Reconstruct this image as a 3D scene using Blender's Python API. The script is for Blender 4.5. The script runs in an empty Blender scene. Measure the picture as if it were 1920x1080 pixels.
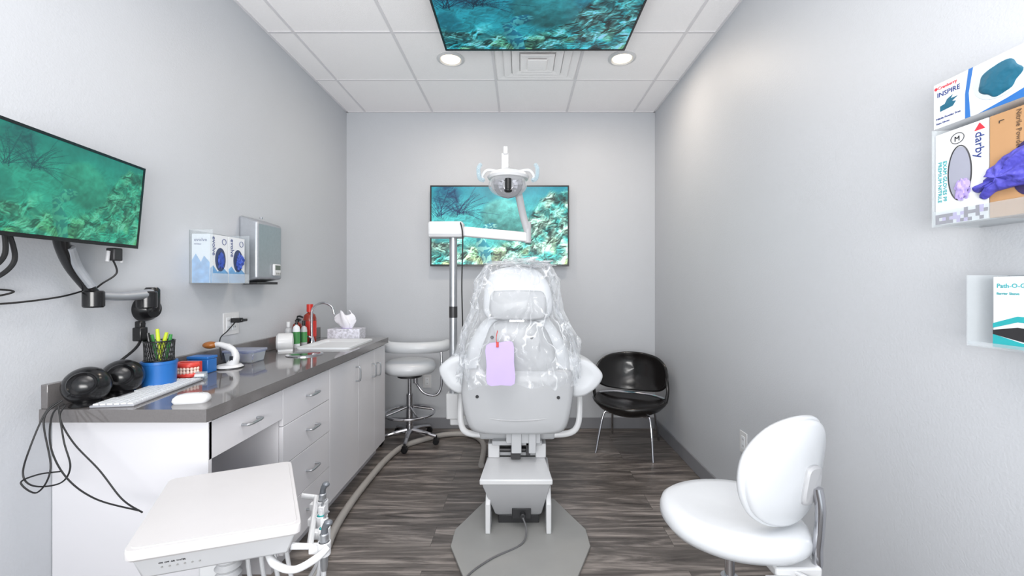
import bpy, bmesh, math, random
import numpy as np
from mathutils import Vector, Matrix, noise
random.seed(7); np.random.seed(7)
scene = bpy.context.scene
COL = scene.collection

# ------------------------------------------------------------------ helpers
def lin(c):
    c = c/255.0
    return c/12.92 if c <= 0.04045 else ((c+0.055)/1.055)**2.4
def C(r, g, b): return (lin(r), lin(g), lin(b), 1.0)

def mat(name, col, rough=0.5, metal=0.0, var=0.04, scale=12.0, bump=0.0, bscale=60.0, coat=0.0,
        emit=None, estr=0.0, spec=0.5):
    m = bpy.data.materials.new(name); m.use_nodes = True
    nt = m.node_tree; b = nt.nodes["Principled BSDF"]
    tc = nt.nodes.new("ShaderNodeTexCoord")
    n = nt.nodes.new("ShaderNodeTexNoise"); n.inputs["Scale"].default_value = scale
    n.inputs["Detail"].default_value = 3
    nt.links.new(tc.outputs["Object"], n.inputs["Vector"])
    r = nt.nodes.new("ShaderNodeValToRGB")
    r.color_ramp.elements[0].position = 0.3; r.color_ramp.elements[1].position = 0.7
    r.color_ramp.elements[0].color = tuple(c*(1-var) for c in col[:3])+(1,)
    r.color_ramp.elements[1].color = tuple(min(1, c*(1+var)) for c in col[:3])+(1,)
    nt.links.new(n.outputs["Fac"], r.inputs["Fac"])
    nt.links.new(r.outputs["Color"], b.inputs["Base Color"])
    b.inputs["Roughness"].default_value = rough
    b.inputs["Metallic"].default_value = metal
    b.inputs["Specular IOR Level"].default_value = spec
    b.inputs["Coat Weight"].default_value = coat
    if emit:
        b.inputs["Emission Color"].default_value = emit
        b.inputs["Emission Strength"].default_value = estr
    if bump > 0:
        n2 = nt.nodes.new("ShaderNodeTexNoise"); n2.inputs["Scale"].default_value = bscale
        n2.inputs["Detail"].default_value = 2
        nt.links.new(tc.outputs["Object"], n2.inputs["Vector"])
        bp = nt.nodes.new("ShaderNodeBump"); bp.inputs["Strength"].default_value = bump
        bp.inputs["Distance"].default_value = 0.01
        nt.links.new(n2.outputs["Fac"], bp.inputs["Height"])
        nt.links.new(bp.outputs["Normal"], b.inputs["Normal"])
    return m

def clear_mat(name, tint=(1, 1, 1), base=0.10, edge=0.6, rough=0.05, crinkle=False):
    m = bpy.data.materials.new(name); m.use_nodes = True
    nt = m.node_tree; nt.nodes.clear(); L = nt.links.new
    out = nt.nodes.new("ShaderNodeOutputMaterial")
    tr = nt.nodes.new("ShaderNodeBsdfTransparent"); tr.inputs[0].default_value = tint+(1,)
    gl = nt.nodes.new("ShaderNodeBsdfPrincipled")
    gl.inputs["Base Color"].default_value = (0.9, 0.93, 0.95, 1) if not crinkle else (0.82, 0.84, 0.87, 1)
    gl.inputs["Roughness"].default_value = rough
    mx = nt.nodes.new("ShaderNodeMixShader")
    lw = nt.nodes.new("ShaderNodeLayerWeight"); lw.inputs["Blend"].default_value = 0.35
    mr = nt.nodes.new("ShaderNodeMapRange"); mr.inputs["To Min"].default_value = base; mr.inputs["To Max"].default_value = edge
    L(lw.outputs["Facing"], mr.inputs["Value"])
    fac = mr.outputs[0]
    if crinkle:
        gl.inputs["Specular IOR Level"].default_value = 1.0
        tc = nt.nodes.new("ShaderNodeTexCoord")
        n = nt.nodes.new("ShaderNodeTexNoise"); n.inputs["Scale"].default_value = 4; n.inputs["Detail"].default_value = 3
        L(tc.outputs["Object"], n.inputs["Vector"])
        ma = nt.nodes.new("ShaderNodeVectorMath"); ma.operation = 'MULTIPLY_ADD'
        L(n.outputs["Color"], ma.inputs[0]); ma.inputs[1].default_value = (0.34, 0.34, 0.34)
        L(tc.outputs["Object"], ma.inputs[2])
        mp = nt.nodes.new("ShaderNodeMapping"); mp.inputs["Scale"].default_value = (1.5, 1, 0.6); mp.inputs["Rotation"].default_value = (0, 0.4, 0)
        L(ma.outputs[0], mp.inputs["Vector"])
        vo = nt.nodes.new("ShaderNodeTexVoronoi"); vo.feature = 'DISTANCE_TO_EDGE'; vo.inputs["Scale"].default_value = 7.5
        L(mp.outputs[0], vo.inputs["Vector"])
        ln = nt.nodes.new("ShaderNodeMapRange"); ln.inputs["From Max"].default_value = 0.06; ln.inputs["To Min"].default_value = 0.72; ln.inputs["To Max"].default_value = 0.0
        L(vo.outputs["Distance"], ln.inputs["Value"])
        n3 = nt.nodes.new("ShaderNodeTexNoise"); n3.inputs["Scale"].default_value = 6
        L(tc.outputs["Object"], n3.inputs["Vector"])
        m3 = nt.nodes.new("ShaderNodeMapRange"); m3.inputs["From Min"].default_value = 0.43; m3.inputs["From Max"].default_value = 0.60
        L(n3.outputs["Fac"], m3.inputs["Value"])
        mu = nt.nodes.new("ShaderNodeMath"); mu.operation = 'MULTIPLY'; L(ln.outputs[0], mu.inputs[0]); L(m3.outputs[0], mu.inputs[1])
        ad = nt.nodes.new("ShaderNodeMath"); ad.operation = 'ADD'; ad.use_clamp = True
        L(mr.outputs[0], ad.inputs[0]); L(mu.outputs[0], ad.inputs[1]); fac = ad.outputs[0]
        bp = nt.nodes.new("ShaderNodeBump"); bp.inputs["Strength"].default_value = 1.0; bp.inputs["Distance"].default_value = 0.05
        L(vo.outputs["Distance"], bp.inputs["Height"])
        L(bp.outputs["Normal"], gl.inputs["Normal"])
    L(fac, mx.inputs[0]); L(tr.outputs[0], mx.inputs[1]); L(gl.outputs[0], mx.inputs[2])
    L(mx.outputs[0], out.inputs[0])
    return m

# geometry = (verts, faces)
def box(x0, y0, z0, x1, y1, z1):
    x0, x1 = min(x0, x1), max(x0, x1); y0, y1 = min(y0, y1), max(y0, y1); z0, z1 = min(z0, z1), max(z0, z1)
    v = [(x0,y0,z0),(x1,y0,z0),(x1,y1,z0),(x0,y1,z0),(x0,y0,z1),(x1,y0,z1),(x1,y1,z1),(x0,y1,z1)]
    f = [(0,3,2,1),(4,5,6,7),(0,1,5,4),(1,2,6,5),(2,3,7,6),(3,0,4,7)]
    return (v, f)
def loft(loops, cap=True, closed=False):
    n = len(loops[0]); v = [tuple(p) for l in loops for p in l]; f = []
    m = len(loops)
    for i in range(m if closed else m-1):
        a = i*n; b = ((i+1) % m)*n
        for j in range(n):
            k = (j+1) % n
            f.append((a+j, a+k, b+k, b+j))
    if cap and not closed:
        f.append(tuple(reversed(range(n)))); f.append(tuple(range((m-1)*n, m*n)))
    return (v, f)
def prism(poly, z0, z1, top=None):
    return loft([[(x, y, z0) for x, y in poly], [(x, y, z1) for x, y in (top or poly)]])
def lathe(prof, c=(0, 0, 0), n=32, axis='Z'):
    loops = []
    for r, z in prof:
        r = max(r, 0.0003)
        loops.append([(r*math.cos(2*math.pi*i/n), r*math.sin(2*math.pi*i/n), z) for i in range(n)])
    v, f = loft(loops)
    if axis == 'X': v = [(z, x, y) for x, y, z in v]
    if axis == 'Y': v = [(y, z, x) for x, y, z in v]
    return ([(x+c[0], y+c[1], z+c[2]) for x, y, z in v], f)
def cr(pts, per=8, closed=False):
    P = [Vector(p) for p in pts]; n = len(P); out = []
    rng = n if closed else n-1
    for i in range(rng):
        if closed: a, b, c, d = P[(i-1) % n], P[i], P[(i+1) % n], P[(i+2) % n]
        else: a, b, c, d = P[max(i-1, 0)], P[i], P[i+1], P[min(i+2, n-1)]
        for s in range(per):
            t = s/per
            out.append(0.5*((2*b)+(c-a)*t+(2*a-5*b+4*c-d)*t*t+(3*b-a-3*c+d)*t**3))
    if not closed: out.append(P[-1])
    return out
def tube(pts, r, n=10, smooth=True, closed=False, per=8, flat=1.0):
    P = cr(pts, per, closed) if smooth else [Vector(p) for p in pts]
    m = len(P); loops = []; up = None
    for i, p in enumerate(P):
        if closed: t = P[(i+1) % m]-P[i-1]
        else: t = P[min(i+1, m-1)]-P[max(i-1, 0)]
        if t.length < 1e-9: t = Vector((0, 0, 1))
        t.normalize()
        if up is None: up = Vector((0, 0, 1)) if abs(t.z) < 0.9 else Vector((0, 1, 0))
        up = up-t*up.dot(t); up.normalize(); s = t.cross(up)
        if isinstance(r, (list, tuple)):
            q = i/(m-1)*(len(r)-1); a = min(int(q), len(r)-2); rr_ = r[a]+(r[a+1]-r[a])*(q-a)
        else: rr_ = r
        loops.append([tuple(p+(up*math.cos(2*math.pi*j/n)*flat+s*math.sin(2*math.pi*j/n))*rr_) for j in range(n)])
    return loft(loops, closed=closed)
def cyl(a, b, r, r2=None, n=24):
    return tube([a, b], [r, r if r2 is None else r2], n=n, smooth=False)
def ell(c, rad, nu=28, nv=16):
    v = []; f = []
    for i in range(nv+1):
        ph = math.pi*(i/nv)*0.998+0.001*math.pi
        for j in range(nu):
            th = 2*math.pi*j/nu
            v.append((c[0]+rad[0]*math.sin(ph)*math.cos(th), c[1]+rad[1]*math.sin(ph)*math.sin(th), c[2]-rad[2]*math.cos(ph)))
    for i in range(nv):
        for j in range(nu):
            k = (j+1) % nu
            f.append((i*nu+j, i*nu+k, (i+1)*nu+k, (i+1)*nu+j))
    f.append(tuple(reversed(range(nu)))); f.append(tuple(range(nv*nu, nv*nu+nu)))
    return (v, f)
def blob(c, rad, amp=0.3, fr=3.0, seed=0, nu=40, nv=24):
    v, f = ell((0, 0, 0), (1, 1, 1), nu, nv)
    o = []
    for p in v:
        q = Vector(p)
        d = 1+amp*noise.noise(q*fr+Vector((seed*7.1, seed, 0)))*1.6
        o.append((c[0]+p[0]*rad[0]*d, c[1]+p[1]*rad[1]*d, c[2]+p[2]*rad[2]*d))
    return (o, f)
def pillow(ctrl, prof, M=None, per=6, smooth=True, deform=None):
    P = cr([(a, b, 0) for a, b in ctrl], per, True) if smooth else [Vector((a, b, 0)) for a, b in ctrl]
    cx = sum(p.x for p in P)/len(P); cy = sum(p.y for p in P)/len(P)
    loops = []
    for s, d in prof:
        s = max(s, 0.004)
        l = []
        for p in P:
            q = Vector((cx+(p.x-cx)*s, cy+(p.y-cy)*s, d))
            if deform: q = Vector(deform(q))
            l.append(tuple(M @ q) if M else tuple(q))
        loops.append(l)
    return loft(loops)
def xf(g, M): return ([tuple(M @ Vector(p)) for p in g[0]], g[1])
def frame(o, r, u):
    r = Vector(r).normalized(); u = Vector(u).normalized(); n = r.cross(u)
    M = Matrix.Identity(4)
    for i in range(3):
        M[i][0] = r[i]; M[i][1] = u[i]; M[i][2] = n[i]; M[i][3] = o[i]
    return M
def rectd(M, u0, v0, u1, v1, t=0.0008):
    v, f = box(u0, v0, 0, u1, v1, t); return ([tuple(M @ Vector(p)) for p in v], f)
def oval(M, cu, cv, ru, rv, t=0.001, n=32, z0=0.0):
    g = loft([[(cu+ru*math.cos(2*math.pi*i/n), cv+rv*math.sin(2*math.pi*i/n), z) for i in range(n)] for z in (z0, z0+t)])
    return xf(g, M)
def polyd(M, pts, t=0.0008):
    return xf(loft([[(a, b, 0) for a, b in pts], [(a, b, t) for a, b in pts]]), M)
def roundpoly(pts, r, n=6):
    out = []; m = len(pts)
    for i in range(m):
        p = Vector(pts[i]); a = (Vector(pts[i-1])-p).normalized(); b = (Vector(pts[(i+1) % m])-p).normalized()
        p0 = p+a*r; p1 = p+b*r
        for k in range(n+1):
            t = k/n; q = p0*(1-t)**2+p*2*t*(1-t)+p1*t*t; out.append((q.x, q.y))
    return out
def text(s, size, M, u=0, v=0, ext=0.0004, align='LEFT'):
    cu = bpy.data.curves.new("t", 'FONT'); cu.body = s; cu.size = size; cu.extrude = ext; cu.align_x = align
    cu.resolution_u = 2
    o = bpy.data.objects.new("t", cu); COL.objects.link(o)
    dg = bpy.context.evaluated_depsgraph_get(); dg.update()
    me = bpy.data.meshes.new_from_object(o.evaluated_get(dg))
    T = M @ Matrix.Translation((u, v, 0.0008))
    g = ([tuple(T @ x.co) for x in me.vertices], [tuple(p.vertices) for p in me.polygons])
    bpy.data.objects.remove(o); bpy.data.meshes.remove(me); bpy.data.curves.remove(cu)
    return g

def make(name, geoms, m, off=(0, 0, 0), bevel=0, seg=2, smooth=True, sub=0, angle=35):
    V = []; F = []
    for g in geoms:
        b = len(V); V += [(p[0]-off[0], p[1]-off[1], p[2]-off[2]) for p in g[0]]; F += [tuple(i+b for i in q) for q in g[1]]
    me = bpy.data.meshes.new(name); me.from_pydata(V, [], F); me.update()
    bm = bmesh.new(); bm.from_mesh(me); bmesh.ops.recalc_face_normals(bm, faces=bm.faces); bm.to_mesh(me); bm.free()
    if smooth:
        me.polygons.foreach_set("use_smooth", [True]*len(me.polygons))
        me.set_sharp_from_angle(angle=math.radians(angle))
    me.materials.append(m)
    o = bpy.data.objects.new(name, me); COL.objects.link(o)
    if bevel > 0:
        md = o.modifiers.new("bevel", 'BEVEL'); md.width = bevel; md.segments = seg; md.limit_method = 'ANGLE'
        md.angle_limit = math.radians(40)
    return o
def thing(name, loc, label, cat, group=None, rz=0):
    e = bpy.data.objects.new(name, None); COL.objects.link(e); e.empty_display_size = 0.05
    e.location = loc; e.rotation_euler = (0, 0, math.radians(rz))
    e["label"] = label; e["category"] = cat
    if group: e["group"] = group
    return e
def part(root, name, geoms, m, parent=None, world=True, label=None, **k):
    o = make(name, geoms, m, off=tuple(root.location) if world else (0, 0, 0), **k)
    o.parent = parent or root
    if label: o["label"] = label
    return o
def solo(name, geoms, m, loc, label, cat, group=None, **k):
    o = make(name, geoms, m, off=loc, **k); o.location = loc; o["label"] = label; o["category"] = cat
    if group: o["group"] = group
    return o
def struct(name, geoms, m, **k):
    o = make(name, geoms, m, **k); o["kind"] = "structure"; return o
def dup(root, loc, rz=None):
    def rec(o, par):
        c = o.copy(); COL.objects.link(c)
        if par: c.parent = par
        for ch in list(o.children): rec(ch, c)
        return c
    r = rec(root, None); r.location = loc
    if rz is not None: r.rotation_euler = (0, 0, math.radians(rz))
    return r

# ------------------------------------------------------------------ materials
M_wall = mat("wall_paint", C(188, 191, 196), 0.5, var=0.012, scale=2, bump=0.10, bscale=140)
M_white = mat("white_plastic", C(208, 209, 211), 0.3, var=0.01)
M_shell = mat("chair_shell", C(178, 180, 183), 0.35, var=0.01)
M_vinyl = mat("white_vinyl", C(205, 208, 212), 0.26, var=0.01, bump=0.03, bscale=30)
M_cab = mat("cabinet_laminate", C(217, 216, 220), 0.3, var=0.008, scale=3)
M_counter = mat("counter_solid_surface", C(106, 103, 103), 0.07, var=0.05, scale=180, spec=0.75)
M_chrome = mat("chrome", C(200, 200, 204), 0.14, 1.0, var=0.02)
M_steel = mat("brushed_steel", C(176, 179, 183), 0.38, 0.85, var=0.05, scale=40)
M_satin = mat("satin_silver", C(170, 174, 180), 0.4, 0.6, var=0.04, scale=60)
M_black = mat("black_plastic", C(18, 18, 20), 0.22, var=0.1)
M_cable = mat("black_cable", C(18, 18, 20), 0.5, var=0.1)
M_blk_lea = mat("black_leather", C(22, 20, 20), 0.18, var=0.1, bump=0.03, bscale=50)
M_base = mat("grey_baseboard", C(130, 131, 136), 0.5, var=0.02)
M_grey = mat("painted_grey", C(148, 148, 146), 0.45, var=0.02)
M_lgrey = mat("light_grey_plastic", C(178, 179, 182), 0.4, var=0.02)
M_dark = mat("dark_metal", C(60, 60, 62), 0.4, 0.5)
M_hose = mat("grey_hose", C(164, 160, 156), 0.45, var=0.02)
M_blue = mat("blue_plastic", C(38, 105, 178), 0.35)
M_navy = mat("navy_print", C(30, 52, 120), 0.5)
M_nitrile = mat("blue_nitrile", C(56, 82, 168), 0.5, bump=0.4, bscale=40)
M_teal = mat("teal_nitrile", C(16, 92, 118), 0.5, bump=0.4, bscale=40)
M_purple = mat("violet_nitrile", C(74, 72, 174), 0.5, bump=0.6, bscale=50)
M_card = mat("white_card", C(218, 221, 225), 0.6, var=0.01)
M_kraft = mat("kraft_card", C(176, 136, 96), 0.8, var=0.03)
M_lilac = mat("lilac_paper", C(188, 170, 218), 0.7, var=0.02)
M_red = mat("red_plastic", C(196, 44, 34), 0.4)
M_amber = mat("amber_bottle", C(140, 44, 28), 0.2)
M_green = mat("green_label", C(60, 130, 70), 0.5)
M_skyb = mat("sky_blue_print", C(112, 164, 210), 0.6, var=0.25, scale=30)
M_tealp = mat("teal_print", C(38, 160, 166), 0.6)
M_redp = mat("red_print", C(206, 44, 60), 0.6)
M_lavp = mat("lavender_print", C(166, 150, 208), 0.6)
M_pixel = mat("dark_violet_print", C(52, 40, 84), 0.6)
M_darkhole = mat("dark_opening", C(60, 72, 104), 0.8)
M_yel = mat("yellow_plastic", C(186, 204, 50), 0.4)
M_lime = mat("green_pen", C(60, 140, 70), 0.4)
M_gold = mat("copper_cone", C(150, 116, 78), 0.35, 0.6)
M_orange = mat("amber_shield", C(150, 92, 40), 0.25)
M_pink = mat("pink_gum", C(204, 64, 56), 0.3)
M_tooth = mat("tooth_ivory", C(222, 196, 184), 0.3)
M_tissue = mat("tissue_paper", C(228, 228, 234), 0.8)
M_lamp = mat("lamp_glow", C(255, 244, 225), 0.5, emit=(1.0, 0.80, 0.52, 1), estr=3.2)
M_clear = clear_mat("clear_acrylic", (0.93, 0.95, 0.96), 0.06, 0.65, 0.04)
M_film = clear_mat("clear_plastic_film", (0.975, 0.98, 0.985), 0.10, 0.66, 0.08, crinkle=True)
M_cblue = clear_mat("clear_blue_plastic", (0.72, 0.86, 0.92), 0.15, 0.6, 0.05)
M_shield = clear_mat("clear_lens", (0.93, 0.93, 0.94), 0.06, 0.55, 0.04)
M_ceil = mat("acoustic_tile", C(250, 248, 249), 0.85, var=0.012, scale=90, bump=0.2, bscale=220)
M_tbar = mat("ceiling_tbar", C(222, 220, 223), 0.5, var=0.01)

def floor_material():
    m = bpy.data.materials.new("vinyl_plank_floor"); m.use_nodes = True
    nt = m.node_tree; b = nt.nodes["Principled BSDF"]; L = nt.links.new
    tc = nt.nodes.new("ShaderNodeTexCoord")
    br = nt.nodes.new("ShaderNodeTexBrick")
    br.inputs["Scale"].default_value = 1; br.inputs["Brick Width"].default_value = 1.22
    br.inputs["Row Height"].default_value = 0.175; br.inputs["Mortar Size"].default_value = 0.0008
    br.inputs["Color1"].default_value = (0, 0, 0, 1); br.inputs["Color2"].default_value = (1, 1, 1, 1)
    br.inputs["Mortar"].default_value = (0.5, 0.5, 0.5, 1); br.offset = 0.37
    L(tc.outputs["Object"], br.inputs["Vector"])
    add = nt.nodes.new("ShaderNodeVectorMath"); add.operation = 'MULTIPLY_ADD'
    L(br.outputs["Color"], add.inputs[0]); add.inputs[1].default_value = (3.1, 0.7, 5.3)
    L(tc.outputs["Object"], add.inputs[2])
    def nz(sc, scale, det, dist):
        mp = nt.nodes.new("ShaderNodeMapping"); mp.inputs["Scale"].default_value = sc
        L(add.outputs[0], mp.inputs["Vector"])
        n = nt.nodes.new("ShaderNodeTexNoise"); n.inputs["Scale"].default_value = scale
        n.inputs["Detail"].default_value = det; n.inputs["Distortion"].default_value = dist
        n.inputs["Roughness"].default_value = 0.58
        L(mp.outputs[0], n.inputs["Vector"]); return n
    n1 = nz((0.85, 6.5, 1), 1.7, 7, 1.8); n2 = nz((2, 45, 1), 2.0, 4, 0.4)
    mx = nt.nodes.new("ShaderNodeMix"); mx.data_type = 'FLOAT'; mx.inputs[0].default_value = 0.25
    L(n1.outputs["Fac"], mx.inputs[2]); L(n2.outputs["Fac"], mx.inputs[3])
    r = nt.nodes.new("ShaderNodeValToRGB"); e = r.color_ramp.elements
    e[0].position = 0.34; e[0].color = C(60, 55, 53); e[1].position = 0.68; e[1].color = C(164, 155, 149)
    k = r.color_ramp.elements.new(0.50); k.color = C(102, 96, 92)
    L(mx.outputs[0], r.inputs["Fac"])
    hs = nt.nodes.new("ShaderNodeHueSaturation")
    mr = nt.nodes.new("ShaderNodeMapRange"); mr.inputs["To Min"].default_value = 0.92; mr.inputs["To Max"].default_value = 1.1
    L(br.outputs["Color"], mr.inputs["Value"]); L(mr.outputs[0], hs.inputs["Value"]); L(r.outputs["Color"], hs.inputs["Color"])
    mm = nt.nodes.new("ShaderNodeMix"); mm.data_type = 'RGBA'
    L(br.outputs["Fac"], mm.inputs[0]); L(hs.outputs["Color"], mm.inputs[6]); mm.inputs[7].default_value = C(58, 54, 52)
    L(mm.outputs[2], b.inputs["Base Color"]); b.inputs["Roughness"].default_value = 0.32
    bp = nt.nodes.new("ShaderNodeBump"); bp.inputs["Strength"].default_value = 0.12; bp.inputs["Distance"].default_value = 0.005
    L(n2.outputs["Fac"], bp.inputs["Height"]); L(bp.outputs["Normal"], b.inputs["Normal"])
    return m
M_floor = floor_material()

# ------------------------------------------------------------------ room
XL, XR, YB, YF, ZC = -1.583, 1.223, 3.835, -1.0, 2.879
struct("floor", [box(XL-0.1, YF, -0.1, XR+0.1, YB+0.1, 0)], M_floor, smooth=False)
struct("wall_left", [box(XL-0.1, YF, 0, XL, YB+0.1, ZC)], M_wall, smooth=False)
struct("wall_right", [box(XR, YF, 0, XR+0.1, YB+0.1, ZC)], M_wall, smooth=False)
struct("wall_back", [box(XL, YB, 0, XR, YB+0.1, ZC)], M_wall, smooth=False)
struct("ceiling", [box(XL-0.1, YF, ZC, XR+0.1, YB+0.1, ZC+0.1)], M_ceil, smooth=False)
bars = []
for i in range(-2, 3):
    x = -0.19+0.61*i
    if XL < x < XR: bars.append(box(x-0.009, YF, ZC-0.004, x+0.009, YB, ZC))
for j in range(-5, 4):
    y = 2.012+0.61*j
    if YF < y < YB-0.05: bars.append(box(XL, y-0.009, ZC-0.0035, XR, y+0.009, ZC))
bars += [box(XL, YB-0.016, ZC-0.005, XR, YB, ZC), box(XL, YF, ZC-0.005, XL+0.016, YB, ZC), box(XR-0.016, YF, ZC-0.005, XR, YB, ZC)]
struct("trim_1", bars, M_tbar, smooth=False)
struct("baseboard_back", [box(XL, YB-0.012, 0, XR, YB, 0.10)], M_base, bevel=0.003)
struct("baseboard_right", [box(XR-0.012, YF, 0, XR, YB-0.012, 0.10)], M_base, bevel=0.003)
struct("baseboard_left", [box(XL, YF, 0, XL+0.012, 1.40, 0.10)], M_base, bevel=0.003)

# ------------------------------------------------------------------ underwater picture for the screens
W, H = 400, 225
def grid_noise(base, seed, wx=None, wy=None, asp=1.78):
    rs = np.random.RandomState(seed); g = rs.rand(base+3, int(base*asp)+3)
    u = (np.arange(W)+0.5)/W; v = (np.arange(H)+0.5)/H; U, V = np.meshgrid(u, v)
    if wx is not None: U = np.clip(U+wx, 0, 1); V = np.clip(V+wy, 0, 1)
    yy = V*(g.shape[0]-1.01); xx = U*(g.shape[1]-1.01)
    yi = yy.astype(int); xi = xx.astype(int); fy = yy-yi; fx = xx-xi
    fy = fy*fy*(3-2*fy); fx = fx*fx*(3-2*fx)
    return (g[yi, xi]*(1-fy)+g[yi+1, xi]*fy)*(1-fx)+(g[yi, xi+1]*(1-fy)+g[yi+1, xi+1]*fy)*fx
def fbm(base, octs=4, seed=0, wx=None, wy=None, gain=0.55):
    out = np.zeros((H, W)); a = 1; s = 0
    for o in range(octs):
        out += a*grid_noise(int(base*2**o), seed*10+o, wx, wy); s += a; a *= gain
    return out/s
def reef():
    u = (np.arange(W)+0.5)/W; v = (np.arange(H)+0.5)/H; U, V = np.meshgrid(u, v)
    wx = (fbm(7, 3, 11)-0.5)*0.10; wy = (fbm(7, 3, 12)-0.5)*0.14
    big = fbm(4, 3, 1); fine = fbm(40, 2, 2, gain=0.8)
    bl = fbm(9, 4, 3, wx, wy, gain=0.62)
    gy, gx = np.gradient(bl)
    shade = np.clip(0.82-gy*8.0+gx*3.5+(bl-0.5)*1.7, 0.28, 1.3)
    t = np.clip(1.12-V, 0, 1)[..., None]
    img = np.array([20, 124, 146.])*(1-t)+np.array([112, 216, 206.])*t
    img = img*(0.80+0.42*big)[..., None]
    cbig = np.clip((fbm(7, 3, 5)-0.36)*3.6, 0, 1)[..., None]
    rock = (np.array([70, 176, 170.])*(1-cbig)+np.array([196, 252, 230.])*cbig)
    yel = np.clip((fbm(5, 2, 8)-0.55)*6, 0, 1)[..., None]*np.clip(1-V*2.5, 0, 1)[..., None]
    rock = rock*(1-yel)+np.array([206, 232, 168.])*yel
    rock = rock*(1-0.45*np.clip(V-0.4, 0, 1))[..., None]
    rock = rock*(shade*(0.82+0.36*fine))[..., None]
    lim = 0.38+0.58*np.clip((U-0.56)*3.2, 0, 1)+0.30*(big-0.5)-0.18*np.clip(1-np.abs(U-0.40)*6, 0, 1)
    m = np.clip((lim-V+0.1*(bl-0.5))*12, 0, 1)[..., None]
    img = img*(1-m)+rock*m
    mid = (np.array([76, 176, 174.])*(0.5+0.55*shade)[..., None])
    m2 = np.clip((0.9-V+0.3*(big-0.5))*4, 0, 1)[..., None]*(1-m)*0.55
    img = img*(1-m2)+mid*m2
    def ellm(cx, cy, rx, ry, ang, soft=8):
        ca, sa = math.cos(ang), math.sin(ang)
        dx = (U-cx+wx*0.3)*1.78; dy = V-cy+wy*0.3
        a = (dx*ca+dy*sa)/rx; b = (-dx*sa+dy*ca)/ry
        d = np.sqrt(a*a+b*b); return np.clip((1-d)*soft, 0, 1)[..., None], a, b
    m, a, b = ellm(0.54, 0.60, 0.32, 0.27, -0.30, 5)
    soft_ = fbm(14, 2, 21)
    shell = np.array([120, 214, 204.])*(0.72+0.28*b+0.42*(soft_-0.5)+0.12*(fine-0.5))[..., None]
    img = img*(1-m*0.75)+shell*m*0.75
    mot = np.clip((fbm(36, 1, 9, wx, wy)-0.42)*7, 0, 1)
    for (cx, cy, rx, ry, an) in [(0.385, 0.18, 0.28, 0.075, -1.20), (0.42, 0.46, 0.13, 0.075, 0.55)]:
        m, a, b = ellm(cx, cy, rx, ry, an, 7)
        fl = (np.array([56, 140, 160.])*(1-mot)[..., None]+np.array([160, 226, 216.])*mot[..., None])*(0.9+0.2*b)[..., None]
        img = img*(1-m*0.85)+fl*m*0.85
    dark = np.array([10, 42, 78.])
    m, a, b = ellm(0.12, 0.84, 0.22, 0.24, 0.2, 2.5); k = m*0.85*np.clip(1.15-0.7*shade, 0.2, 1)[..., None]
    img = img*(1-k)+dark*k
    rs = np.random.RandomState(3)
    for cx0, cy0, nb, a0, a1 in [(0.20, 0.66, 30, 2.5, -0.25), (0.05, 0.62, 18, 2.4, 0.5)]:
        for q in range(nb):
            ang = a0+(a1-a0)*q/(nb-1)+0.08*rs.randn(); x, y = cx0+0.02*rs.randn(), cy0+0.02*rs.randn()
            cur = 0.006*(1 if ang < 1.5 else -1)+0.004*rs.randn(); L_ = 40+rs.randint(30)
            for s in range(L_):
                x += math.cos(ang)*0.0034; y += math.sin(ang)*0.0056; ang -= cur+0.012*math.sin(s*0.25+q)
                i = int(x*W); j = int(y*H); al = 0.78*(1-0.4*s/L_)
                if 1 <= i < W-1 and 1 <= j < H-1:
                    img[j, i:i+2] = img[j, i:i+2]*(1-al)+dark*al
    m, a, b = ellm(0.05, 0.42, 0.12, 0.16, 0.3, 3); img = img*(1-0.4*m)+np.array([30, 110, 124.])*0.4*m
    return np.clip(img/255, 0, 1)
REEF = reef()
def srgb2lin(a): return np.where(a <= 0.04045, a/12.92, ((a+0.055)/1.055)**2.4)
def screen_mat(name, strength, rough=0.2):
    m = bpy.data.materials.new(name); m.use_nodes = True; nt = m.node_tree; b = nt.nodes["Principled BSDF"]
    a = nt.nodes.new("ShaderNodeAttribute"); a.attribute_name = "Col"
    n = nt.nodes.new("ShaderNodeTexNoise"); n.inputs["Scale"].default_value = 70; n.inputs["Detail"].default_value = 4
    tc = nt.nodes.new("ShaderNodeTexCoord"); nt.links.new(tc.outputs["Object"], n.inputs["Vector"])
    mr = nt.nodes.new("ShaderNodeMapRange"); mr.inputs["To Min"].default_value = 0.8*strength; mr.inputs["To Max"].default_value = 1.2*strength
    nt.links.new(n.outputs["Fac"], mr.inputs["Value"]); nt.links.new(mr.outputs[0], b.inputs["Emission Strength"])
    nt.links.new(a.outputs["Color"], b.inputs["Emission Color"])
    b.inputs["Base Color"].default_value = (0.01, 0.01, 0.012, 1); b.inputs["Roughness"].default_value = rough
    b.inputs["Specular IOR Level"].default_value = 0.35
    return m
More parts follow.
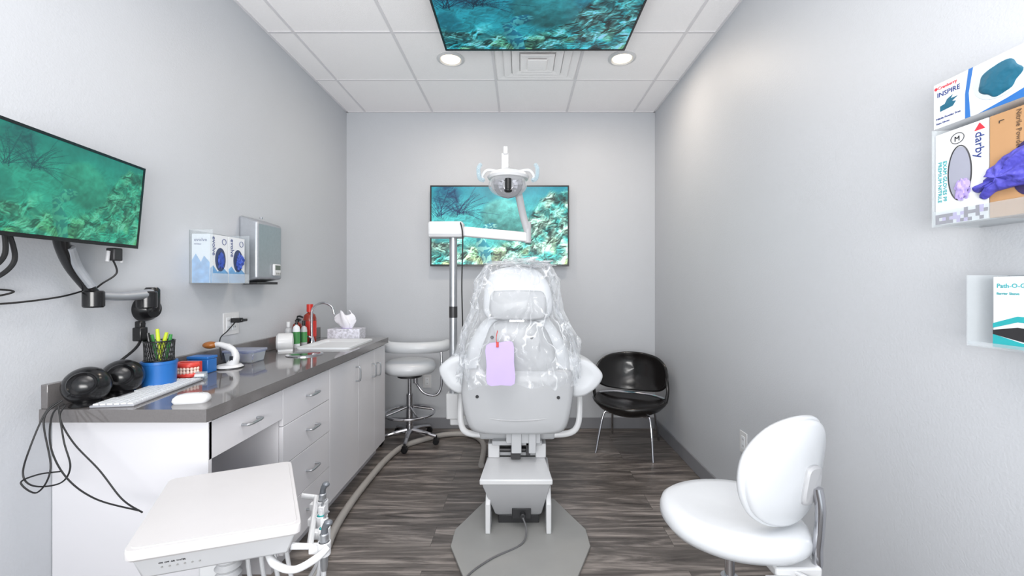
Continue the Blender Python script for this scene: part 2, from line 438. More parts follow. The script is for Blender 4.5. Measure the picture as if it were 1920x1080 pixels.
def screen(root, M, w, h, m, tint=(1, 1, 1), gamma=1.0, mixc=None, parent=None):
    img = REEF.copy()**gamma*np.array(tint)
    if mixc is not None: img = img*(1-mixc[3])+np.array(mixc[:3])*mixc[3]
    img = srgb2lin(np.clip(img, 0, 1))
    xs = np.linspace(0, w, W); ys = np.linspace(0, h, H)
    L = root.location
    V = [tuple(M @ Vector((x, y, 0))-L) for y in ys for x in xs]
    F = [(j*W+i, j*W+i+1, (j+1)*W+i+1, (j+1)*W+i) for j in range(H-1) for i in range(W-1)]
    me = bpy.data.meshes.new("screen"); me.from_pydata(V, [], F)
    at = me.color_attributes.new("Col", 'FLOAT_COLOR', 'POINT')
    col = np.ones((H*W, 4)); col[:, :3] = img.reshape(-1, 3)
    at.data.foreach_set("color", col.astype(np.float32).ravel())
    me.materials.append(m); o = bpy.data.objects.new("screen", me); COL.objects.link(o); o.parent = parent or root
    o["label"] = "lit screen showing a sea turtle over a coral reef"
    return o
def tv(name, M, w, h, thick, label, mscr, bez=0.012, word=None, tint=(1, 1, 1), gamma=1.0, mixc=None, cat="television", back=0.02):
    c = M @ Vector((w/2, 0, -thick/2))
    t = thing(name, c, label, cat)
    part(t, "housing", [xf(box(0, 0, -thick, w, h, -0.003), M), xf(box(w*0.2, h*0.15, -thick-back, w*0.8, h*0.75, -thick+0.001), M)], M_black, bevel=0.003)
    part(t, "bezel", [xf(box(0, 0, -0.004, w, bez*1.4, 0.002), M), xf(box(0, h-bez, -0.004, w, h, 0.002), M),
                      xf(box(0, bez*1.4, -0.004, bez, h-bez, 0.002), M), xf(box(w-bez, bez*1.4, -0.004, w, h-bez, 0.002), M)], M_black)
    M2 = M @ Matrix.Translation((bez, bez*1.4, 0))
    screen(t, M2, w-2*bez, h-2.4*bez, mscr, tint, gamma, mixc)
    if word: part(t, "lettering", [text(word, bez*1.1, M, w/2, bez*0.25, align='CENTER', ext=0.0006)], M_lgrey, smooth=False)
    return t
M_scr1 = screen_mat("screen_glow_wall", 1.35); M_scr2 = screen_mat("screen_glow_ceiling", 0.85); M_scr3 = screen_mat("screen_glow_monitor", 1.0, 0.35)

t = tv("television", frame((-0.807, 3.765, 1.472), (1, 0, 0), (0, 0, 1)), 1.24, 0.722, 0.04,
       "large flat black television on the grey wall showing a turtle", M_scr1, gamma=1.0, back=0.012)
part(t, "wall_bracket", [box(-0.4, 3.81, 1.65, 0.03, YB-0.001, 2.0)], M_black)
Mc = frame((-0.464, 2.61, 2.757), (1, 0, 0), (0, -1, 0))
t = tv("television", Mc, 1.108, 0.645, 0.05, "flat black television hung face down under the ceiling showing a turtle", M_scr2, word="SCEPTRE",
       tint=(0.6, 0.86, 0.98), gamma=1.25)
part(t, "ceiling_bracket", [box(-0.1, 2.2, 2.80, 0.28, 2.42, ZC-0.005)], M_lgrey)

far_b = Vector((-1.500, 1.65, 1.452)); tl = Vector((0.03, 0, 0.311))
along = Vector((-1.472+1.377, 1.65-1.115, 0.0)).normalized()
wM, hM = 0.56, 0.315
org = far_b-along*wM+Vector((0, 0, -0.012))
Mm = frame(org, along+Vector((0, 0, 0.012)), tl)
t = tv("computer_monitor", Mm, wM, hM, 0.026, "black computer monitor on a wall arm showing a greenish reef picture", M_scr3, bez=0.009, word="SCEPTRE",
       tint=(0.62, 0.92, 0.78), gamma=1.0, mixc=(0.14, 0.52, 0.42, 0.45), cat="monitor", back=0.012)
# ---- monitor arm
a = thing("monitor_arm", (XL, 1.77, 1.23), "silver and black articulated monitor arm fixed to the wall", "monitor arm")
part(a, "wall_plate", [lathe([(0.0, 0), (0.052, 0.0), (0.054, 0.006), (0.048, 0.03), (0.036, 0.05), (0, 0.052)], (XL, 1.765, 1.205), axis='X')], M_black)
part(a, "swivel_post", [lathe([(0.024, 0), (0.027, 0.01), (0.027, 0.09), (0.02, 0.10), (0, 0.10)], (XL+0.048, 1.755, 1.195))], M_black)
part(a, "joint", [lathe([(0.03, -0.035), (0.034, -0.03), (0.034, 0.03), (0.03, 0.035)], (-1.525, 1.72, 1.245))], M_black)
part(a, "joint", [lathe([(0.026, -0.03), (0.03, -0.025), (0.03, 0.025), (0.026, 0.03)], (-1.52, 1.50, 1.255))], M_black)
part(a, "lower_arm", [tube([(-1.525, 1.73, 1.268), (-1.52, 1.6, 1.262), (-1.52, 1.49, 1.27)], [0.028, 0.022, 0.020], n=14, flat=0.75)], M_satin)
part(a, "upper_arm", [tube([(-1.52, 1.50, 1.275), (-1.53, 1.44, 1.36), (-1.50, 1.38, 1.43), (-1.485, 1.36, 1.48)], 0.024, n=14, flat=0.7)], M_black)
part(a, "arm_cover", [tube([(-1.500, 1.475, 1.30), (-1.505, 1.43, 1.37), (-1.480, 1.385, 1.43)], 0.013, n=10)], M_satin)
part(a, "screen_mount", [box(-1.50, 1.32, 1.45, -1.472, 1.40, 1.49)], M_black, bevel=0.003)
def cable(name, pts, r, label, cat="cable", m=None, group=None):
    c = Vector(pts[0])
    return solo(name, [tube(pts, r, n=8, per=10)], m or M_cable, tuple(c), label, cat, group)
for k, pts in enumerate([[(-1.45, 1.16, 1.46), (-1.47, 1.17, 1.36), (-1.50, 1.15, 1.33), (-1.53, 1.10, 1.34), (-1.545, 1.0, 1.40)],
            [(-1.46, 1.19, 1.47), (-1.47, 1.20, 1.39), (-1.49, 1.17, 1.345), (-1.52, 1.10, 1.325), (-1.55, 0.98, 1.36)],
            [(-1.47, 1.21, 1.46), (-1.48, 1.23, 1.37), (-1.505, 1.17, 1.31), (-1.545, 1.05, 1.31), (-1.55, 0.95, 1.33)]]):
    cable("cable", pts, 0.006, "thick black cable looping below the monitor", group="cables below the monitor")
for pts in [[(-1.52, 1.0, 1.26), (-1.52, 1.1, 1.285), (-1.53, 1.2, 1.27), (-1.54, 1.28, 1.285), (-1.55, 1.22, 1.295), (-1.55, 1.0, 1.31)],
            [(-1.52, 1.0, 1.30), (-1.53, 1.14, 1.26), (-1.53, 1.24, 1.25), (-1.535, 1.4, 1.265), (-1.56, 1.52, 1.29)],
            [(-1.51, 1.56, 1.40), (-1.51, 1.575, 1.35), (-1.54, 1.55, 1.31), (-1.555, 1.54, 1.29)]]:
    cable("cable", pts, 0.003, "thin black cable running along the wall beside the monitor arm", group="thin cables by the monitor arm")
p = thing("video_plug", (-1.51, 1.56, 1.40), "grey and black video plug hanging below the monitor", "plug")
part(p, "plug_body", [box(-1.522, 1.545, 1.395, -1.49, 1.58, 1.442)], M_dark, bevel=0.004)
part(p, "thumb_screw", [cyl((-1.506, 1.54, 1.43), (-1.506, 1.535, 1.39), 0.006)], M_lgrey)
part(p, "thumb_screw", [cyl((-1.506, 1.585, 1.43), (-1.506, 1.59, 1.39), 0.006)], M_lgrey)
cable("cable", [(-1.535, 1.72, 1.15), (-1.53, 1.69, 1.07), (-1.53, 1.62, 1.02), (-1.55, 1.57, 0.985), (-1.55, 1.5, 0.99)], 0.005,
      "black power cable hanging from the arm to the worktop")
solo("cable_adapter", [box(-1.55, 1.68, 1.08, -1.515, 1.715, 1.135), box(-1.545, 1.685, 1.13, -1.52, 1.71, 1.16)], M_black, (-1.535, 1.70, 1.08), "black power adapter block hanging on its cable", "adapter", bevel=0.004)

# ------------------------------------------------------------------ ceiling fixtures
def downlight(x, y):
    d = thing("recessed_light", (x, y, ZC), "round white recessed ceiling light, switched on", "ceiling light", "recessed ceiling lights")
    part(d, "trim_ring", [lathe([(0.066, 0.0), (0.096, 0.0), (0.096, -0.006), (0.076, -0.014), (0.066, -0.006), (0.066, 0.0)], (0, 0, 0), n=40)], M_white, world=False)
    part(d, "lamp", [lathe([(0.0, -0.001), (0.066, -0.001), (0.060, -0.006), (0.0, -0.010)], (0, 0, 0), n=32)], M_lamp, world=False)
    return d
d1 = downlight(-0.486, 2.93); d2 = dup(d1, (0.703, 2.92, ZC))
v = thing("air_vent", (0.115, 2.93, ZC), "square white four-way ceiling air diffuser", "air vent")
def sq(s, z): return [(-s, -s, z), (s, -s, z), (s, s, z), (-s, s, z)]
rings = []
for q in range(4):
    s = 0.29-0.058*q; z = -0.003-0.010*q
    rings.append(loft([sq(s, z), sq(s, z-0.003), sq(s-0.006, z-0.006), sq(s-0.052, z-0.001), sq(s-0.052, z+0.002), sq(s, z)], cap=False))
part(v, "louvre", rings, M_ceil, world=False, smooth=False)
part(v, "centre_plate", [loft([sq(0.04, -0.032), sq(0.068, -0.042), sq(0.064, -0.046), sq(0.0, -0.046)])], M_ceil, world=False, smooth=False)
part(v, "duct_throat", [box(-0.28, -0.28, -0.003, 0.28, 0.28, -0.001)], M_ceil, world=False)

# ------------------------------------------------------------------ counter and cabinets
CT, CB = 0.896, 0.853
ct = thing("countertop", (-1.30, 2.3, CB), "long dark grey polished worktop with a low backsplash along the wall", "countertop")
x0, x1, y0, y1 = XL, -1.033, 1.385, 3.29
hx0, hx1, hy0, hy1 = -1.40, -1.13, 2.73, 3.05
part(ct, "worktop", [box(x0, y0, CB, x1, hy0, CT), box(x0, hy1, CB, x1, y1, CT), box(x0, hy0, CB, hx0, hy1, CT), box(hx1, hy0, CB, x1, hy1, CT)], M_counter)
part(ct, "backsplash", [box(XL, 1.39, CT, XL+0.022, 3.29, CT+0.08)], M_counter, bevel=0.002)
XF = -1.055
def handle(root, parent, c, vertical=False, ln=0.045):
    x, y, z = c
    if vertical: pts = [(x, y, z-ln), (x+0.026, y, z-ln+0.004), (x+0.03, y, z), (x+0.026, y, z+ln-0.004), (x, y, z+ln)]
    else: pts = [(x, y-ln, z), (x+0.026, y-ln+0.004, z), (x+0.03, y, z), (x+0.026, y+ln-0.004, z), (x, y+ln, z)]
    part(root, "handle", [tube(pts, 0.0052, n=10, per=8)], M_steel, parent=parent, label="curved brushed steel handle")
def front(root, name, y0, y1, z0, z1, hc, vert=False):
    d = part(root, name, [box(XF-0.018, y0+0.0015, z0+0.0015, XF, y1-0.0015, z1-0.0015)], M_cab, bevel=0.0012)
    handle(root, d, (XF, hc[0], hc[1]), vert)
    return d
XLc = XL+0.002
c1 = thing("desk_cabinet", (-1.31, 1.64, 0), "white laminate desk unit with one drawer above an open knee space", "cabinet")
part(c1, "side_panel", [box(XLc, 1.422, 0, XF, 1.44, CB)], M_cab, bevel=0.001)
part(c1, "back_panel", [box(XLc, 1.44, 0, XL+0.016, 1.868, CB)], M_cab)
part(c1, "drawer_box", [box(XL+0.02, 1.445, 0.72, XF-0.02, 1.862, CB-0.01)], M_cab)
front(c1, "drawer", 1.425, 1.869, 0.71, 0.842, (1.64, 0.776))
c2 = thing("drawer_cabinet", (-1.31, 2.10, 0), "white laminate cabinet with four stacked drawers", "cabinet")
part(c2, "body", [box(XLc, 1.87, 0.10, XF-0.019, 2.327, CB), box(XLc, 1.90, 0, XF-0.07, 2.327, 0.10)], M_cab)
for z0, z1, hz in [(0.675, 0.842, 0.761), (0.499, 0.675, 0.592), (0.303, 0.499, 0.391), (0.10, 0.303, 0.20)]:
    front(c2, "drawer", 1.869, 2.328, z0, z1, (2.12, hz))
c3 = thing("sink_cabinet", (-1.31, 2.80, 0), "white laminate sink cabinet with three tall doors", "cabinet")
part(c3, "body", [box(XLc, 2.329, 0.10, XF-0.019, 3.28, 0.70), box(XLc, 2.329, 0, XF-0.07, 3.28, 0.10), box(XLc, 3.265, 0.70, XF-0.019, 3.28, CB),
                  box(XF-0.035, 2.329, 0.70, XF-0.019, 3.265, CB), box(XLc, 2.329, 0.70, XF-0.035, 2.345, CB)], M_cab)
front(c3, "door", 2.329, 2.742, 0.10, 0.842, (2.70, 0.735), True)
front(c3, "door", 2.742, 3.04, 0.10, 0.842, (2.99, 0.70), True)
front(c3, "door", 3.04, 3.28, 0.10, 0.842, (3.09, 0.69), True)

s = thing("sink", (-1.25, 2.89, CT), "white drop-in sink basin set in the grey worktop", "sink")
def rr(x0, y0, x1, y1, r, z, n=6):
    out = []
    for cx, cy, a0 in ((x1-r, y1-r, 0), (x0+r, y1-r, 90), (x0+r, y0+r, 180), (x1-r, y0+r, 270)):
        for i in range(n+1):
            a = math.radians(a0+90*i/n); out.append((cx+r*math.cos(a), cy+r*math.sin(a), z))
    return out
part(s, "basin", [loft([rr(-1.43, 2.66, -1.085, 3.12, 0.04, CT+0.0005), rr(-1.43, 2.66, -1.085, 3.12, 0.04, CT+0.012), rr(-1.40, 2.70, -1.12, 3.08, 0.05, CT+0.014),
                        rr(-1.385, 2.745, -1.135, 3.03, 0.05, CT+0.002), rr(-1.37, 2.765, -1.15, 3.01, 0.05, CT-0.10), rr(-1.33, 2.81, -1.19, 2.97, 0.05, CT-0.13)])], M_card, angle=60)
part(s, "drain", [lathe([(0, 0.003), (0.03, 0.003), (0.034, 0.0)], (-1.26, 2.89, CT-0.13))], M_chrome)
f = thing("faucet", (-1.452, 2.93, CT), "tall chrome gooseneck faucet behind the sink", "faucet")
part(f, "base", [lathe([(0.02, 0), (0.02, 0.014), (0.016, 0.03), (0.012, 0.05)], (-1.452, 2.93, CT))], M_chrome)
part(f, "spout", [tube([(-1.452, 2.93, CT+0.04), (-1.452, 2.93, CT+0.2), (-1.437, 2.93, CT+0.255), (-1.375, 2.93, CT+0.285), (-1.315, 2.93, CT+0.26), (-1.295, 2.93, CT+0.205)], 0.008, n=14)], M_chrome)
part(f, "handle", [tube([(-1.452, 2.93, CT+0.035), (-1.447, 2.87, CT+0.06)], 0.006, smooth=False)], M_chrome)
solo("waste_chute_ring", [lathe([(0.075, 0), (0.1, 0), (0.1, 0.004), (0.085, 0.008), (0.075, 0.004), (0.04, 0.002), (0.0, 0.001)], (-1.265, 2.47, CT), n=40)], M_chrome,
         (-1.265, 2.47, CT), "round polished steel waste chute set in the worktop", "waste chute")

# ------------------------------------------------------------------ things on the worktop
def speaker():
    s = thing("speaker", (-1.478, 1.435, CT), "round glossy black desktop speaker with a small copper coloured cone", "speaker", "black speakers on the worktop", rz=35)
    part(s, "housing", [ell((0, 0.008, 0.066), (0.064, 0.066, 0.063)), lathe([(0.04, 0), (0.045, 0.002), (0.035, 0.014)], (0, 0.008, 0))], M_black, world=False)
    T = Matrix.Translation((0, -0.048, 0.080)) @ Matrix.Rotation(math.radians(-18), 4, 'X')
    part(s, "front_ring", [xf(lathe([(0.033, 0.004), (0.038, 0.008), (0.041, -0.002), (0.037, -0.008), (0.033, -0.003), (0.011, 0.004), (0.009, 0.006)], axis='Y'), T)], M_black, world=False)
    part(s, "cone", [xf(lathe([(0.0, -0.002), (0.006, -0.002), (0.010, 0.001), (0.011, 0.004), (0.011, 0.006)], axis='Y'), T)], M_gold, world=False)
    return s
sp = speaker(); dup(sp, (-1.488, 1.575, CT), 38)
for k, pts in enumerate([[(-1.50, 1.375, 0.93), (-1.515, 1.345, 0.90), (-1.525, 1.31, 0.80), (-1.535, 1.30, 0.72), (-1.50, 1.30, 0.685), (-1.43, 1.31, 0.69), (-1.40, 1.31, 0.74), (-1.42, 1.31, 0.82), (-1.47, 1.34, 0.92)],
            [(-1.485, 1.37, 0.92), (-1.49, 1.34, 0.89), (-1.46, 1.31, 0.80), (-1.40, 1.30, 0.71), (-1.30, 1.29, 0.65), (-1.16, 1.28, 0.62)],
            [(-1.48, 1.37, 0.915), (-1.47, 1.345, 0.88), (-1.40, 1.32, 0.81), (-1.31, 1.31, 0.73), (-1.22, 1.29, 0.65), (-1.14, 1.27, 0.62)],
            [(-1.49, 1.37, 0.93), (-1.51, 1.335, 0.88), (-1.45, 1.30, 0.74), (-1.48, 1.29, 0.67), (-1.53, 1.29, 0.70), (-1.49, 1.30, 0.72), (-1.42, 1.30, 0.73)]]):
    cable("cable", pts, 0.0024, "thin black cable dangling over the end of the worktop", group="cables dangling off the worktop")

kb = thing("keyboard", (-1.398, 1.605, CT), "slim white computer keyboard", "keyboard", rz=9)
part(kb, "base", [prism([(-0.066, -0.2), (0.066, -0.2), (0.066, 0.2), (-0.066, 0.2)], 0, 0.008)], mat("keyboard_base", C(160, 162, 168), 0.4), world=False, bevel=0.003)
keys = []
for i in range(6):
    for j in range(17):
        if i == 5 and 4 <= j <= 7: continue
        keys.append(box(0.060-0.0205*i-0.0155, -0.195+0.023*j, 0.008, 0.060-0.0205*i, -0.195+0.023*j+0.0175, 0.0125))
kk = part(kb, "keys", keys, M_card, world=False, smooth=False); kk["kind"] = "stuff"
ms = thing("computer_mouse", (-1.152, 1.475, CT), "white computer mouse on the worktop", "mouse", rz=-75)
part(ms, "body", [pillow([(0.03, 0.03), (0.022, 0.052), (0, 0.058), (-0.022, 0.052), (-0.03, 0.03), (-0.028, -0.03), (-0.018, -0.052), (0.018, -0.052), (0.028, -0.03)],
      [(0, 0), (0.92, 0), (1, 0.008), (0.95, 0.018), (0.8, 0.026), (0.5, 0.030), (0, 0.031)])], M_white, world=False, angle=60)
part(ms, "scroll_wheel", [lathe([(0.008, -0.003), (0.009, 0), (0.008, 0.003)], (0, 0.028, 0.024), axis='X')], M_grey, world=False)

tb = thing("blue_tub", (-1.470, 1.715, CT), "round blue plastic tub on the worktop", "container")
part(tb, "tub", [lathe([(0.05, 0), (0.055, 0.004), (0.058, 0.085), (0.060, 0.1), (0.056, 0.1), (0.052, 0.012), (0, 0.012)], (0, 0, 0)), ], M_blue, world=False)
part(tb, "lid", [lathe([(0.0605, 0.092), (0.0605, 0.102), (0, 0.102)])], M_blue, world=False)
pc = thing("pen_cup", (-1.470, 1.715, CT+0.102), "black wire mesh pen cup standing on the blue tub", "pen cup")
mesh = [tube([(0.05*math.cos(a), 0.05*math.sin(a), z) for a in [2*math.pi*i/24 for i in range(24)]], 0.003, closed=True, per=2, n=6) for z in (0.003, 0.08)]
for i in range(36):
    a = 2*math.pi*i/36
    mesh.append(tube([(0.048*math.cos(a), 0.048*math.sin(a), 0.003), (0.05*math.cos(a+0.35), 0.05*math.sin(a+0.35), 0.08)], 0.0014, n=4, smooth=False))
    mesh.append(tube([(0.048*math.cos(a), 0.048*math.sin(a), 0.003), (0.05*math.cos(a-0.35), 0.05*math.sin(a-0.35), 0.08)], 0.0014, n=4, smooth=False))
part(pc, "mesh_wall", mesh, M_black, world=False)
part(pc, "cup_floor", [lathe([(0, 0), (0.048, 0), (0.048, 0.002), (0, 0.002)])], M_black, world=False)
for x, y, dx, dy, m, ln, lb in [(0.0, 0.0, 0.03, 0.0, M_yel, 0.11, "yellow highlighter in the pen cup"), (-0.02, 0.01, -0.02, 0.0, M_lime, 0.10, "green pen in the pen cup"),
                            (0.02, -0.02, -0.02, 0.01, M_yel, 0.125, "yellow highlighter in the pen cup"), (0.01, 0.02, 0.02, 0.0, M_lime, 0.10, "green pen in the pen cup"),
                            (-0.01, -0.02, -0.02, 0.0, M_black, 0.11, "black pen in the pen cup")]:
    b0 = Vector((-1.470+x, 1.715+y, CT+0.106)); t0 = b0+Vector((dx, dy, ln))
    pn = thing("pen", b0, lb, "pen", "pens in the mesh cup")
    part(pn, "barrel", [cyl(b0, b0+(t0-b0)*0.65, 0.005, 0.006, n=12)], m)
    part(pn, "cap", [cyl(b0+(t0-b0)*0.65, t0, 0.0072, 0.006, n=12)], m)
dm = thing("dental_model", (-1.469, 1.865, CT), "red and ivory plastic model of teeth and gums", "dental model")
def arch(z):
    return tube([(0.035*math.cos(a)*1.15, -0.035*math.sin(a), z) for a in [math.pi*i/8 for i in range(9)]], 0.013, n=10)
part(dm, "gum", [arch(0.014), arch(0.058), box(-0.045, -0.005, 0.002, 0.045, 0.02, 0.07)], M_pink, world=False, bevel=0.003)
teeth = []
for z in (0.029, 0.043):
    for i in range(11):
        a = math.pi*(i+0.5)/11; teeth.append(ell((0.040*math.cos(a)*1.12, -0.042*math.sin(a), z), (0.0065, 0.006, 0.009), 10, 8))
part(dm, "tooth_row", teeth, M_tooth, world=False)
bb = thing("blue_box", (-1.492, 1.975, CT), "small blue plastic box with a matching lid", "box")
part(bb, "body", [box(-0.048, -0.03, 0, 0.048, 0.03, 0.065)], M_blue, world=False, bevel=0.004)
part(bb, "lid", [box(-0.05, -0.032, 0.065, 0.05, 0.032, 0.078)], M_blue, world=False, bevel=0.003)
cd = thing("card_holder", (-1.395, 1.835, CT), "small blue and white business card holder", "card holder", rz=15)
part(cd, "holder", [box(-0.022, -0.015, 0, 0.022, 0.015, 0.012), box(-0.022, 0.010, 0, 0.022, 0.013, 0.03)], M_cblue, world=False)
part(cd, "cards", [box(-0.018, -0.010, 0.012, 0.018, 0.008, 0.022)], M_card, world=False)
sc = thing("curing_light", (-1.440, 2.085, CT), "white cordless curing light with an amber shield on its stand", "curing light")
part(sc, "stand", [lathe([(0.056, 0), (0.060, 0.006), (0.05, 0.016), (0.02, 0.02)], (0, 0, 0)), tube([(0.01, 0, 0.01), (0.03, 0, 0.05), (0.02, 0, 0.085), (-0.01, 0, 0.105)], [0.028, 0.018, 0.014, 0.016], n=14)], M_white, world=False)
part(sc, "head", [tube([(0.0, 0, 0.10), (-0.05, 0, 0.115), (-0.085, 0, 0.108)], [0.016, 0.013, 0.010], n=12)], M_white, world=False)
part(sc, "amber_shield", [ell((-0.095, 0, 0.112), (0.034, 0.03, 0.018))], M_orange, world=False)
part(sc, "control_panel", [box(0.012, -0.020, 0.03, 0.03, -0.012, 0.06)], M_dark, world=False, bevel=0.002)
part(sc, "base_ring", [lathe([(0.062, 0), (0.062, 0.004), (0.055, 0.005)])], M_dark, world=False)
cb = thing("clear_storage_box", (-1.470, 2.25, CT), "clear plastic tub with a dark blue lid", "container")
part(cb, "tub", [prism([(-0.07, -0.05), (0.07, -0.05), (0.07, 0.05), (-0.07, 0.05)], 0, 0.055, [(-0.08, -0.055), (0.08, -0.055), (0.08, 0.055), (-0.08, 0.055)])], clear_mat("tub_plastic", (0.75, 0.85, 0.92), 0.2, 0.6), world=False, bevel=0.006)
part(cb, "lid", [prism([(-0.084, -0.059), (0.084, -0.059), (0.084, 0.059), (-0.084, 0.059)], 0.055, 0.068)], clear_mat("blue_lid", (0.25, 0.4, 0.75), 0.2, 0.5), world=False, bevel=0.003)
part(cb, "contents", [blob((0, 0, 0.022), (0.05, 0.035, 0.018), 0.4, 4, 3)], M_navy, world=False)
wr = thing("cotton_roll_dispenser", (-1.460, 2.62, CT), "round white plastic dispenser lying on the worktop", "dispenser", rz=25)
part(wr, "drum", [lathe([(0.0, -0.05), (0.045, -0.05), (0.055, -0.04), (0.055, 0.03), (0.05, 0.04), (0, 0.045)], (0, 0, 0.055), axis='X')], M_white, world=False)
part(wr, "foot", [box(-0.04, -0.035, 0, 0.04, 0.035, 0.012)], M_white, world=False)

def bottle(x, y, r, h, m, lm, label, pump=True, capm=None):
    b = thing("bottle", (x, y, CT), label, "bottle")
    part(b, "bottle_body", [lathe([(r*0.9, 0), (r, 0.004), (r, h*0.62), (r*0.85, h*0.72), (r*0.35, h*0.78), (r*0.35, h*0.82)])], m, world=False)
    part(b, "label_band", [lathe([(r*1.01, h*0.15), (r*1.015, h*0.16), (r*1.015, h*0.55), (r*1.01, h*0.56)])], lm, world=False)
    if pump:
        part(b, "pump", [cyl((0, 0, h*0.8), (0, 0, h*0.87), r*0.45), cyl((0, 0, h*0.87), (0, 0, h*0.97), 0.004), tube([(0, 0, h*0.97), (r*0.5, 0, h*0.99), (r*1.3, 0, h*0.95)], 0.006)], capm or M_black, world=False)
    else:
        part(b, "cap", [cyl((0, 0, h*0.8), (0, 0, h*1.0), r*0.5)], capm or M_black, world=False)
bottle(-1.455, 2.735, 0.022, 0.19, M_card, M_green, "small white pump bottle with a green label")
bottle(-1.505, 2.84, 0.03, 0.20, M_amber, M_navy, "dark bottle with a navy label and black pump")
bottle(-1.455, 2.83, 0.020, 0.17, M_lgrey, M_green, "small grey bottle with a green label", False)
bottle(-1.515, 3.03, 0.043, 0.27, M_amber, M_red, "large amber red bottle behind the sink", False, M_red)
bottle(-1.510, 2.74, 0.022, 0.17, M_lgrey, M_pink, "slim clear bottle with pinkish liquid", False, M_white)
tx = thing("tissue_box", (-1.32, 3.20, CT), "patterned white tissue box with a tissue pulled up", "tissue box")
part(tx, "carton", [box(-0.12, -0.06, 0, 0.12, 0.06, 0.08)], mat("tissue_carton", C(206, 206, 216), 0.6, var=0.3, scale=60), world=False, bevel=0.001)
part(tx, "opening", [lathe([(0, 0.0802), (0.04, 0.0802), (0.04, 0.0812), (0, 0.0812)])], M_lavp, world=False)
def tissue():
    loops = []
    for i in range(14):
        t = i/13; r = 0.03+0.03*math.sin(t*2.6)*1.1; loops.append([((r*(1+0.35*math.sin(5*a+4*t)))*math.cos(a)-0.02*t, 0.5*r*(1+0.3*math.sin(3*a))*math.sin(a), 0.079+0.12*t+0.02*t*math.sin(3*a+1)) for a in [2*math.pi*j/28 for j in range(28)]])
    return loft(loops, cap=False)
part(tx, "tissue", [tissue()], M_tissue, world=False, angle=80)

# ------------------------------------------------------------------ wall outlets
def outlet(M, w, h, n, root):
    part(root, "cover_plate", [xf(box(-w/2, -h/2, 0, w/2, h/2, 0.005), M)], M_white, bevel=0.002)
    for i in range(n):
        u = (i-(n-1)/2)*0.046
        part(root, "socket", [xf(box(u-0.017, -0.035, 0.004, u+0.017, 0.035, 0.007), M)], M_card, bevel=0.001)
        part(root, "slot", [xf(box(u+du, dv-0.005, 0.0065, u+du+0.002, dv+0.005, 0.0075), M) for dv in (-0.018, 0.018) for du in (-0.007, 0.005)], M_dark)
o = thing("wall_outlet", (XL, 2.30, 1.094), "white double wall outlet above the worktop", "outlet")
outlet(frame((XL, 2.30, 1.094), (0, 1, 0), (0, 0, 1)), 0.125, 0.12, 2, o)
pg = thing("power_plug", (XL+0.008, 2.31, 1.115), "black plug with its cable in the wall outlet", "plug")
part(pg, "plug_body", [box(XL+0.008, 2.285, 1.10, XL+0.055, 2.325, 1.125), box(XL+0.05, 2.28, 1.105, XL+0.075, 2.33, 1.12)], M_black, bevel=0.004)
part(pg, "cord", [tube([(XL+0.03, 2.29, 1.10), (XL+0.03, 2.23, 1.06), (XL+0.03, 2.18, 1.03), (XL+0.05, 2.15, 0.98), (XL+0.08, 2.12, 0.93)], 0.0028, n=8)], M_cable)
o = thing("wall_outlet", (XR, 2.306, 0.442), "white wall outlet low on the grey wall", "outlet")
outlet(frame((XR, 2.306, 0.442), (0, -1, 0), (0, 0, 1)), 0.075, 0.118, 1, o)
o = thing("wall_outlet", (-0.85, YB, 0.428), "white wall outlet low on the wall behind the stool", "outlet")
outlet(frame((-0.85, YB, 0.428), (1, 0, 0), (0, 0, 1)), 0.075, 0.118, 1, o)

# ------------------------------------------------------------------ towel dispenser
td = thing("paper_towel_dispenser", (XL, 2.49, 1.32), "stainless steel wall-mounted paper towel dispenser", "towel dispenser")
part(td, "housing", [loft([[(XL, y, z) for y, z in [(2.364, 1.32), (2.616, 1.32), (2.616, 1.70), (2.364, 1.70)]],
                           [(XL+0.105, y, z) for y, z in [(2.368, 1.34), (2.612, 1.34), (2.612, 1.665), (2.368, 1.665)]]])], M_satin, bevel=0.014, seg=4)
part(td, "tear_bar", [box(XL+0.01, 2.39, 1.308, XL+0.09, 2.59, 1.322)], M_dark)
part(td, "lock", [cyl((XL+0.05, 2.49, 1.695), (XL+0.05, 2.49, 1.705), 0.008)], M_chrome)
tm = thing("timer", (XL+0.105, 2.54, 1.375), "small white digital timer stuck on the towel dispenser", "timer")
part(tm, "case", [box(XL+0.105, 2.505, 1.36, XL+0.12, 2.575, 1.43)], M_white, bevel=0.006)
part(tm, "display", [box(XL+0.12, 2.515, 1.395, XL+0.1215, 2.565, 1.422)], mat("lcd", C(96, 104, 96), 0.3))
for i in range(3): part(tm, "button", [box(XL+0.12, 2.52+0.018*i, 1.368, XL+0.122, 2.531+0.018*i, 1.379)], M_grey)

